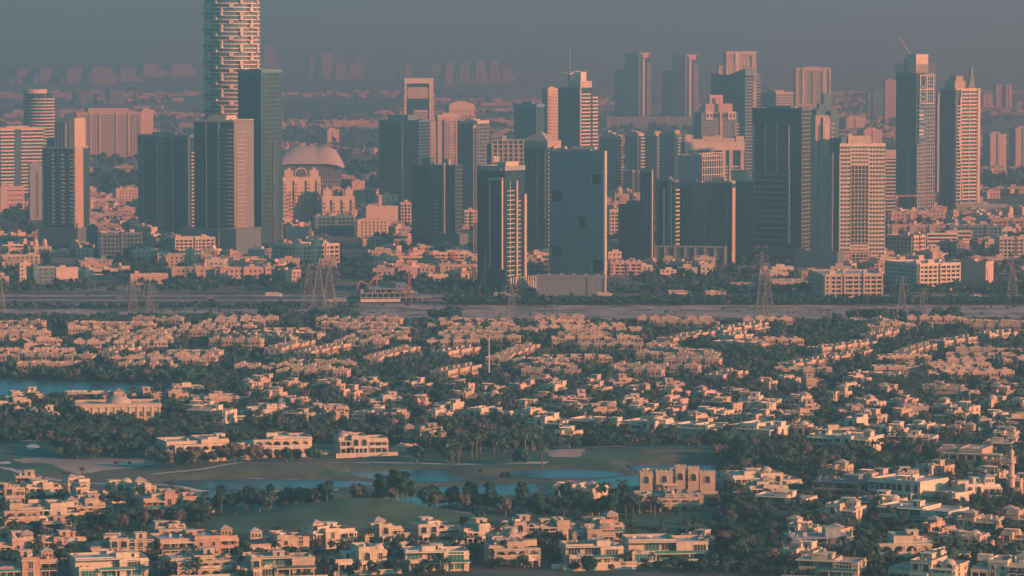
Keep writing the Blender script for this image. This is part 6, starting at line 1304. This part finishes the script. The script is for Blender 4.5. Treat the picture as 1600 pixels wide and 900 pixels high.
# ------------------------------------------------------------------ trees
def crown_arrays(seed, Rx=3.6, Hc=5.5, zb=1.4, n=240, leaf=.85, lobes=7, palm=False):
    r = np.random.RandomState(seed); V = []; 
    L = []
    for i in range(lobes):
        a = r.rand() * 6.28; d = r.rand() ** .6 * Rx * .62; L.append((d * math.cos(a), d * math.sin(a), zb + Hc * (.3 + .55 * r.rand() * (1 - .4 * d / Rx)), Rx * r.uniform(.34, .55)))
    L.append((0, 0, zb + Hc * .55, Rx * .62))
    L = np.array(L); k = r.randint(0, len(L), n); u = r.normal(size=(n, 3)); u /= np.linalg.norm(u, axis=1)[:, None]
    c = L[k, :3] + u * L[k, 3:4] * np.array([1, 1, .85]) * r.uniform(.8, 1.12, (n, 1))
    c[:, 2] = np.maximum(c[:, 2], zb * .5)
    nn = u + r.normal(size=(n, 3)) * .55; nn /= np.linalg.norm(nn, axis=1)[:, None]
    t1 = np.cross(nn, r.normal(size=(n, 3))); t1 /= np.linalg.norm(t1, axis=1)[:, None]; t2 = np.cross(nn, t1); sz = leaf * r.uniform(.6, 1.3, (n, 1)) * .5
    q = np.stack([c - t1 * sz - t2 * sz * .7, c + t1 * sz - t2 * sz * .7, c + t1 * sz + t2 * sz * .7, c - t1 * sz + t2 * sz * .7], 1)
    # leafy masses inside, so that the crown is not see-through everywhere
    core = []
    for (x, y, z, rad) in L:
        m_ = 6; rr_ = rad * .82
        ring = [[(x + rr_ * math.cos(j * 6.283 / m_) * cz, y + rr_ * math.sin(j * 6.283 / m_) * cz, z + rr_ * .85 * sz_) for j in range(m_)] for cz, sz_ in ((.3, -.95), (.95, -.3), (.95, .35), (.35, .95))]
        for a in range(3):
            for j in range(m_): core.append([ring[a][j], ring[a][(j + 1) % m_], ring[a + 1][(j + 1) % m_], ring[a + 1][j]])
    core = np.array(core); core += r.normal(size=core.shape) * .02
    return np.concatenate([q, core], 0)
def palm_arrays(seed, h=7.0, Rf=3.0, nf=20):
    r = np.random.RandomState(seed); Q = []
    for i in range(nf):
        a = i * 2.4 + r.rand(); el = r.uniform(-.2, 1.25); d = np.array([math.cos(a), math.sin(a), 0]); sd = np.array([-math.sin(a), math.cos(a), 0]); p0 = np.array([0, 0, h]); w0 = .22
        for j in range(5):
            ang = el - j * .42; step = Rf / 5 * 1.15; p1 = p0 + d * step * math.cos(ang) + np.array([0, 0, step * math.sin(ang)]); w1 = [.5, .62, .55, .38, .08][j]
            Q.append([p0 - sd * w0 + [0, 0, -w0 * .5], p0, p1, p1 - sd * w1 + [0, 0, -w1 * .5]]); Q.append([p0, p0 + sd * w0 + [0, 0, -w0 * .5], p1 + sd * w1 + [0, 0, -w1 * .5], p1]); p0, w0 = p1, w1
    return np.array(Q)
def quads_mesh(name, Q, mats, mi=None):
    me = bpy.data.meshes.new(name); nq = len(Q); me.vertices.add(nq * 4); me.vertices.foreach_set('co', Q.reshape(-1).astype(np.float32))
    me.loops.add(nq * 4); me.loops.foreach_set('vertex_index', np.arange(nq * 4, dtype=np.int32)); me.polygons.add(nq)
    me.polygons.foreach_set('loop_start', np.arange(0, nq * 4, 4, dtype=np.int32)); me.polygons.foreach_set('loop_total', np.full(nq, 4, np.int32))
    for k in mats: me.materials.append(MT[k])
    if mi is not None: me.polygons.foreach_set('material_index', mi.astype(np.int32))
    me.update(calc_edges=True); return me
TRUNK = {}
def trunk_mesh(h, r0, seed, limbs=True):
    m = MB(); rr = random.Random(seed); pts = [(0, 0, -.6)]; x = y = 0
    for i in range(3): x += rr.uniform(-.15, .15); y += rr.uniform(-.15, .15); pts.append((x, y, h * (i + 1) / 3))
    for i, (a, b_) in enumerate(zip(pts, pts[1:])): m.bar(a, b_, r0 * 2 * (1 - .22 * i), 'bark')
    if limbs:
        for i in range(4): a = rr.uniform(0, 6.28); m.bar(pts[2], (1.5 * math.cos(a), 1.5 * math.sin(a), h * 1.35), r0 * .7, 'bark')
    return m.mesh('trunk')
SPEC = {}
for i in range(5): SPEC['round', i] = (quads_mesh('crown', crown_arrays(i, 3.7, 5.6, 1.3, 300, .8), ['leaf']), trunk_mesh(3.2, .22, i))
for i in range(3): SPEC['olive', i] = (quads_mesh('crown', crown_arrays(20 + i, 3.3, 5.2, 1.2, 280, .7, 6), ['leaf2']), trunk_mesh(3.0, .18, i))
for i in range(3): SPEC['brown', i] = (quads_mesh('crown', crown_arrays(40 + i, 3.2, 6.2, .8, 300, .5, 7), ['leaf3']), trunk_mesh(3.6, .15, i))
for i in range(2): SPEC['tall', i] = (quads_mesh('crown', crown_arrays(60 + i, 2.6, 8.5, 1.6, 320, .75, 8), ['leaf']), trunk_mesh(4.6, .2, i))
for i in range(3): SPEC['palm', i] = (quads_mesh('fronds', palm_arrays(80 + i, 6.6 + i * .6), ['palm']), trunk_mesh(6.7 + i * .6, .2, i, False))
NK = {'round': 5, 'olive': 3, 'brown': 3, 'tall': 2, 'palm': 3}
NM = {'round': ('leafy_tree', 'round dark green tree', 'tree'), 'olive': ('olive_tree', 'olive-coloured bushy tree', 'tree'), 'brown': ('bare_tree', 'dusty brown feathery tree', 'tree'), 'tall': ('tall_tree', 'tall narrow dark tree', 'tree'), 'palm': ('palm_tree', 'palm tree', 'palm')}
def free(x, y, r=2.2):
    for (a, b_, c) in OCC:
        if (x - a) ** 2 + (y - b_) ** 2 < (c * .80 + r) ** 2: return False
    return True
def clear_px(px, py):
    return not in_lake(px, py) and not in_lake(px, py - 2)
# zones: phrase, polyline band (x0,y0,x1,y1,dy), count, kinds, size
ZONES = [
 ('in the thicket above the left pond', 318, 812, 420, 814, 6, 9, 'round tall olive', 1.15), ('in the tree line below the ponds, left half', 405, 812, 520, 812, 7, 15, 'round olive brown', 1.2),
 ('in the tree line below the ponds, right half', 552, 803, 650, 812, 7, 12, 'tall round brown', 1.3), ('in the dark grove beneath the small round pond', 660, 805, 830, 803, 8, 22, 'round tall brown', 1.15),
 ('in the dark grove left of the castle-like villa', 835, 806, 990, 808, 8, 20, 'round tall olive', 1.2), ('among the palms left of the castle-like villa', 925, 792, 1030, 802, 10, 14, 'palm olive round', 1.0),
 ('in front of the left fairway villas', 120, 832, 330, 824, 5, 24, 'olive round brown', 1.0), ('in front of the tan arcade villa at left edge', 0, 838, 115, 840, 5, 9, 'palm olive', .9),
 ('in the wood below the sand patch', 95, 713, 250, 716, 10, 26, 'round olive brown', 1.25), ('before the arcaded golf villas', 250, 738, 400, 734, 5, 18, 'brown olive', 1.2),
 ('between the arcaded villas and the fairway edge', 395, 730, 500, 727, 5, 9, 'brown round', 1.0), ('in the palm garden above the middle fairway', 640, 716, 850, 722, 12, 34, 'palm round olive', 1.15),
 ('along the lane under the long white villas', 860, 702, 1120, 712, 6, 22, 'round olive palm', .8), ('in the dark wood right of the long ponds', 1120, 722, 1360, 742, 12, 34, 'olive round brown', 1.15),
 ('before the tan arcade villa, right', 1360, 736, 1560, 748, 6, 16, 'olive round', 1.0), ('beside the bottom-right concrete frame villa', 1180, 868, 1240, 890, 12, 12, 'brown round', 1.0),
 ('in the wood at bottom right of centre', 1110, 850, 1225, 885, 14, 26, 'brown round olive', 1.25), ('beside the concrete frame villa', 1335, 886, 1375, 886, 8, 6, 'palm round', 1.15),
 ('right of the cream arcade villa', 1466, 886, 1600, 892, 12, 18, 'palm olive round', 1.15), ('around the white domed villa by the right pond', 1130, 800, 1200, 820, 8, 8, 'round olive', 1.0),
 ('below the long low white villa at right', 1200, 836, 1340, 842, 6, 14, 'palm round', 1.0), ('left of the domed hall', 60, 668, 122, 664, 7, 9, 'round palm', 1.25), ('under the domed hall', 118, 683, 262, 684, 6, 18, 'olive round', 1.1),
]
NT = 0
for zi, (ph, xa, ya, xb, yb_, dy, n, kinds, sz) in enumerate(ZONES):
    rr = random.Random(zi * 7 + 1); ks = kinds.split(); got = {}
    for j in range(n):
        for tr_ in range(12):
            t_ = (j + rr.uniform(-.4, 1.4)) / n; px = xa + (xb - xa) * t_; py = ya + (yb_ - ya) * t_ + rr.uniform(-dy, dy)
            p = G(px, py)
            if clear_px(px, py) and free(p.x, p.y, 1.0): break
        else: continue
        kd = rr.choice(ks + ks[:1]); got.setdefault(kd, []).append((px, p))
    for kd, lst in got.items():
        lst.sort(key=lambda e: e[0])
        for j, (px, p) in enumerate(lst):
            nm, lb, ct_ = NM[kd]; o = thing(nm, f'{lb}, {ordn(j)} from left {ph}', ct_, (p.x, p.y, hz(p.x, p.y)), rr.uniform(0, 6.28), 'trees around the golf course')
            s_ = sz * rr.uniform(.75, 1.2); o.scale = (s_ * rr.uniform(.9, 1.15), s_ * rr.uniform(.9, 1.15), s_); cm, tm = SPEC[kd, rr.randrange(NK[kd])]
            inst('trunk', tm, o); inst('fronds' if kd == 'palm' else 'crown', cm, o); OCC.append((p.x, p.y, 1.6)); NT += 1
print('trees', NT)
# the rest of the trees, each kind of place one mass
LOWC = [crown_arrays(200 + i, 3.6, 5.4, .4, 46, 1.5, 3) for i in range(5)]
TINY = [crown_arrays(300 + i, 4.2, 5.0, .0, 10, 3.0, 1) for i in range(4)]
MIDC = [crown_arrays(250 + i, 3.5, 5.2, .5, 110, 1.05, 5) for i in range(4)]
PALMC = [np.concatenate([palm_arrays(270 + i, 6.5), np.array([[(-.2, 0, 0), (.2, 0, 0), (.15, 0, 6.5), (-.15, 0, 6.5)], [(0, -.2, 0), (0, .2, 0), (0, .15, 6.5), (0, -.15, 6.5)]])]) for i in range(3)]
def mass(name, pts, protos, label, seed, mats=('leaf', 'leaf2', 'leaf3'), zoff=True, pw=(.62, .28, .10), palms=0):
    if not pts: return
    r = np.random.RandomState(seed); out = []; mi = []
    for (x, y, s_) in pts:
        pm = r.rand() < palms; q = (PALMC[r.randint(3)] if pm else protos[r.randint(len(protos))]); a = r.rand() * 6.28; c, d = math.cos(a), math.sin(a); sx = s_ * r.uniform(.8, 1.25); szz = s_ * r.uniform(.8, 1.2)
        v = np.empty_like(q); v[..., 0] = (q[..., 0] * c - q[..., 1] * d) * sx + x; v[..., 1] = (q[..., 0] * d + q[..., 1] * c) * sx + y; v[..., 2] = q[..., 2] * szz + (hz(x, y) if zoff else 0)
        out.append(v); mi.append(np.full(len(q), 3 if pm else r.choice(len(mats), p=pw)))
    me = quads_mesh(name, np.concatenate(out), list(mats) + ['palm'], np.concatenate(mi)); o = bpy.data.objects.new(name, me); COL.objects.link(o)
    tag(o, label, 'trees', None, 'stuff'); return len(me.polygons)
UG = {}
for (a, b_) in UNITS: UG.setdefault((int(a // 15), int(b_ // 15)), []).append((a, b_))
def unit_free(x, y, r=7.2):
    i, j = int(x // 15), int(y // 15)
    for di in (-1, 0, 1):
        for dj in (-1, 0, 1):
            for (a, b_) in UG.get((i + di, j + dj), ()):
                if (x - a) ** 2 + (y - b_) ** 2 < r * r: return False
    return True
def scatter(n, x0, x1, y0, y1, s0, s1, seed, dens=None, thr=-1, chk=True):
    rr = random.Random(seed); out = []
    for _ in range(n):
        px = rr.uniform(x0, x1); py = rr.uniform(y0(px) if callable(y0) else y0, y1(px) if callable(y1) else y1); p = G(px, py)
        if dens and noise.noise(Vector((px * dens[0], py * dens[1], seed))) < thr: continue
        if chk and not (free(p.x, p.y, .3) and unit_free(p.x, p.y) and clear_px(px, py)): continue
        out.append((p.x, p.y, rr.uniform(s0, s1)))
    return out
q1 = scatter(5600, -60, 1660, 509, 606, .5, 1.05, 1) + scatter(2000, -60, 1660, 510, 604, .9, 1.45, 2, (.006, .035), .08)
mass('quarter_trees', q1, MIDC[:2] + LOWC[:2], 'dark trees filling the gardens between the townhouse terraces', 1, palms=.05)
q2 = scatter(900, -60, 420, 500.5, 511, .6, 1.05, 3) + scatter(420, 420, 560, 500, 510, .7, 1.1, 33) + scatter(420, 560, 1660, 504, 511, .45, .8, 4) + scatter(30, 1330, 1500, 501, 504, 1.2, 1.7, 5) + scatter(8, 660, 720, 501, 504, 1.4, 1.7, 6) + scatter(30, 400, 560, 499, 502, 1.0, 1.6, 7)
mass('strip_trees', q2, MIDC, 'belt of dark trees between the bare strip and the townhouses', 2, pw=(.85, .12, .03))
q3 = scatter(2600, -60, 1660, 603, 640, .6, 1.15, 8, (.01, .05), -.35) + scatter(2700, -60, 1660, 640, 702, .6, 1.1, 9, (.01, .03), -.25) + scatter(500, 1120, 1660, 690, 745, .7, 1.15, 10)
mass('villa_garden_trees', q3, MIDC, 'trees and palms in the gardens of the upper villas', 3, pw=(.5, .36, .14), palms=.25)
q4 = scatter(260, -40, 700, 848, 905, .5, .95, 11) + scatter(200, 700, 1110, 830, 895, .5, .95, 12) + scatter(560, 1110, 1640, 800, 905, .6, 1.1, 13) + scatter(150, 0, 330, 776, 835, .5, .85, 14) + scatter(420, 1130, 1640, 745, 812, .55, 1.0, 15)
q4 += scatter(70, 0, 1150, 700, 846, .25, .6, 44, (.01, .03), -.1)
mass('lower_garden_trees', q4, MIDC, 'trees and palms in the gardens of the nearest villas', 4, pw=(.5, .34, .16), palms=.3)
q5 = scatter(450, 560, 1660, 453, 462, .8, 1.25, 16) + scatter(500, 700, 1660, 474.6, 477, .8, 1.15, 26) + scatter(1200, -60, 1660, 433, 458, .7, 1.15, 17, (.01, .05), -.15) + scatter(400, -60, 1660, 480, 494, .15, .4, 18, (.008, .12), .08) + scatter(260, -60, 560, 480, 483.5, .35, .7, 28) + scatter(30, -60, 700, 476, 480, .4, .7, 19)
mass('highway_trees', q5, LOWC, 'dark tree belt along the highway in front of the towers', 5, pw=(.88, .09, .03))
q6 = scatter(3600, -60, 1660, 300, 435, .7, 1.3, 20, (.006, .02), -.15)
mass('city_trees', q6, LOWC[:3] + TINY[:2], 'dark trees between the low buildings under the towers', 6, pw=(.85, .12, .03))
q7 = scatter(5200, -60, 1660, 140, 300, 1.0, 2.4, 21, (.004, .05), -.12, False)
mass('far_trees', q7, TINY, 'hazy dark trees scattered over the far plain', 7, zoff=False, pw=(.85, .12, .03))
# distant small houses, uncountable
def houses(name, pts, label, seed, w0=9, w1=18, h0=5, h1=9):
    m = MB(); rr = random.Random(seed)
    for (x, y, _) in pts:
        w_, d, h = rr.uniform(w0, w1), rr.uniform(8, 13), rr.uniform(h0, h1); a = rr.choice([0, .1, -.5, 1.05]); k = rr.choice(['cream', 'sand', 'pink', 'white', 'sand', 'tan']); m.rbox(x, y, 0, w_, d, h, a, k)
        m.rbox(x + rr.uniform(-2, 2), y + 1, h, w_ * .4, d * .4, rr.uniform(1, 2.6), a, k)
        for q in range(int(w_ / 4)):
            for z in (1.2, 4.4):
                if z + 1.5 < h: m.rbox(x + math.cos(a) * (q * 3.6 - w_ / 2 + 2.2) + math.sin(a) * d / 2, y + math.sin(a) * (q * 3.6 - w_ / 2 + 2.2) - math.cos(a) * d / 2, z, 1.3, .3, 1.5, a, 'win')
    o = m.build(name, kind='stuff'); tag(o, label, 'houses', None, 'stuff')
OCC2 = OCC
h1 = scatter(1150, -60, 1660, 300, 436, 1, 1, 30, (.01, .03), -.1)
houses('city_houses', h1, 'small pale houses packed between the low buildings under the towers', 1)
rr = random.Random(31); m = MB(); yy = 146.0; nb = 0
while yy < 306:
    x = -60.0
    while x < 1660:
        if noise.noise(Vector((x * .0035, yy * .09, 31))) < .09 or rr.random() < .12: x += rr.uniform(6, 30); continue
        p = G(x, yy + rr.uniform(-.8, .8)); s_ = scale_at(p.y); w_ = rr.uniform(11, 26) if yy > 180 else rr.uniform(16, 44); x += w_ * s_ + rr.choice([0, .5, 1, 3])
        if not free(p.x, p.y, 8): continue
        k = rr.choice(['cream', 'sand', 'pink', 'sand', 'tan', 'tan']); h = rr.uniform(5.5, 9); a_ = rr.choice([0, .08, -.3]); m.rbox(p.x, p.y, 0, w_, 11, h, a_, k); nb += 1
        if yy > 170: m.rbox(p.x + rr.uniform(-4, 4), p.y, h, w_ * .3, 5, rr.uniform(1, 3), a_, k)
        if yy > 215:
            for q in range(int(w_ / 4.5)): m.rbox(p.x - w_ / 2 + 2.5 + q * 4.4, p.y - 5.6 + (a_ * (q * 4.4 - w_ / 2 + 2.5)), 3.8, 1.5, .5, 1.6, a_, 'win')
    yy += 2.2 + (yy - 146) * .018
o = m.build('far_houses', kind='stuff'); tag(o, 'rows of tiny pale houses on the hazy plain beyond the towers', 'houses', None, 'stuff'); print('far houses', nb)
# the quarter goes on beyond both sides of the frame
def beyond(n, y0, y1, s0, s1, seed): return scatter(n, -330, -62, y0, y1, s0, s1, seed) + scatter(n, 1662, 1930, y0, y1, s0, s1, seed + 1)
h3 = []
for (x, y, s_) in beyond(330, 510, 900, 1, 1, 60) + beyond(160, 300, 445, 1, 1, 62):
    if all((x - a) ** 2 + (y - b_) ** 2 > 20 ** 2 for (a, b_, c_) in h3): h3.append((x, y, 1)); OCC.append((x, y, 8))
houses('edge_houses', h3, 'pale houses that continue the quarter past both sides of the view', 3, 11, 20, 6, 8)
mass('edge_trees', beyond(1300, 500, 905, .6, 1.15, 64) + beyond(700, 300, 470, .8, 1.3, 66), LOWC, 'trees that continue the quarter past both sides of the view', 8, pw=(.7, .22, .08))


# ------------------------------------------------------------------ traffic and lamps on the highway
def car(kind, k):
    r = MB(); parts = []
    if kind == 'car':
        m = MB(); m.box(-2.2, -.85, .35, 2.2, .85, .85, k); parts.append(('body', m)); m = MB(); m.vprism([(-1.6, .85), (1.2, .85), (.7, 1.42), (-1.2, 1.42)], -.75, .75, 'win'); parts.append(('cabin', m)); ws = (-1.4, 1.4); wy = .86
    elif kind == 'van':
        m = MB(); m.vprism([(-2.6, .4), (2.6, .4), (2.6, 1.1), (2.0, 2.1), (-2.6, 2.2)], -.95, .95, k); parts.append(('body', m)); m = MB(); m.box(.6, -.98, 1.2, 1.9, .98, 1.8, 'win'); parts.append(('side_window', m)); ws = (-1.7, 1.7); wy = .96
    else:
        m = MB(); m.box(-6, -1.2, .9, 3.4, 1.2, 3.7, k); parts.append(('cargo_box', m)); m = MB(); m.vprism([(3.7, .6), (5.9, .6), (5.9, 1.6), (5.4, 2.9), (3.7, 2.9)], -1.15, 1.15, 'white'); parts.append(('cab', m)); ws = (-4.6, -3.2, 4.6); wy = 1.16
    return [(n, m.mesh(n)) for n, m in parts], ws, wy
wm = MB(); wm.lathe(0, 0, [(0, -.14), (.36, -.14), (.36, .14), (0, .14)], 10, 'char'); WHEEL = wm.mesh('wheel')
CARS = [('car', 'white'), ('car', 'grey'), ('car', 'dgrey'), ('van', 'white'), ('truck', 'cream'), ('car', 'red'), ('truck', 'grey')]
CM = [car(*c) for c in CARS]; rr = random.Random(77); cl = []
for ly, dirn in ((464.6, 1), (466.2, 1), (472.0, -1), (473.4, -1)):
    x = rr.uniform(-20, 40)
    while x < 1620: cl.append((x, ly, dirn)); x += rr.uniform(50, 230)
cl.sort()
cnt = {}
for (x, ly, dirn) in cl:
    i = rr.choice([0, 0, 1, 2, 3, 4, 5, 1, 6]); kd, kc = CARS[i]; p = G(x, ly); j = cnt[i] = cnt.get(i, -1) + 1
    cn = {'white': 'white', 'grey': 'grey', 'dgrey': 'dark', 'cream': 'cream', 'red': 'red'}[kc]
    o = thing({'car': 'car', 'van': 'van', 'truck': 'box_truck'}[kd], f'{cn} {kd}, {ordn(j)} such from left on the highway before the towers', kd, (p.x, p.y, .1), 0 if dirn > 0 else math.pi, 'traffic on the highway'); pr, ws, wy = CM[i]
    for n_, me in pr: inst(n_, me, o)
    for w_ in ws:
        for sy in (-1, 1): e = inst('wheel', WHEEL, o, (w_, sy * wy, .36)); e.rotation_euler = (math.pi / 2, 0, 0)
lm = MB(); lm.lathe(0, 0, [(.16, 0), (.1, 11)], 6, 'steel'); LP = lm.mesh('pole'); lm = MB(); lm.box(-2.4, -.1, 10.9, 2.4, .1, 11.05, 'steel'); lm.box(-2.6, -.2, 10.8, -1.6, .2, 11.0, 'grey'); lm.box(1.6, -.2, 10.8, 2.6, .2, 11.0, 'grey'); LA = lm.mesh('lamp_arm')
for j in range(24):
    p = G(-20 + j * 70, 469); o = thing('street_lamp', f'double-armed street lamp, {ordn(j)} from left between the two highway carriageways', 'street lamp', (p.x, p.y, .1), math.pi / 2, 'lamps along the highway'); inst('pole', LP, o); inst('lamp_arm', LA, o)

# ------------------------------------------------------------------ haze
hb = MB(); hb.box(-9000, -500, -1.0, 9000, 46000, 335, 'white')
ho = hb.build('haze', kind='stuff')
hm = bpy.data.materials.new('hazy_air'); hm.use_nodes = True; t = hm.node_tree
t.nodes.remove(t.nodes['Principled BSDF'])
pv = t.nodes.new('ShaderNodeVolumePrincipled'); pv.inputs['Density'].default_value = HAZE_DENSITY
pv.inputs['Absorption Color'].default_value = (0.80, 0, 0, 1); pv.inputs['Color'].default_value = HAZE_COLOR; pv.inputs['Anisotropy'].default_value = 0.65
t.links.new(pv.outputs[0], t.nodes['Material Output'].inputs['Volume'])
ho.data.materials.clear(); ho.data.materials.append(hm)
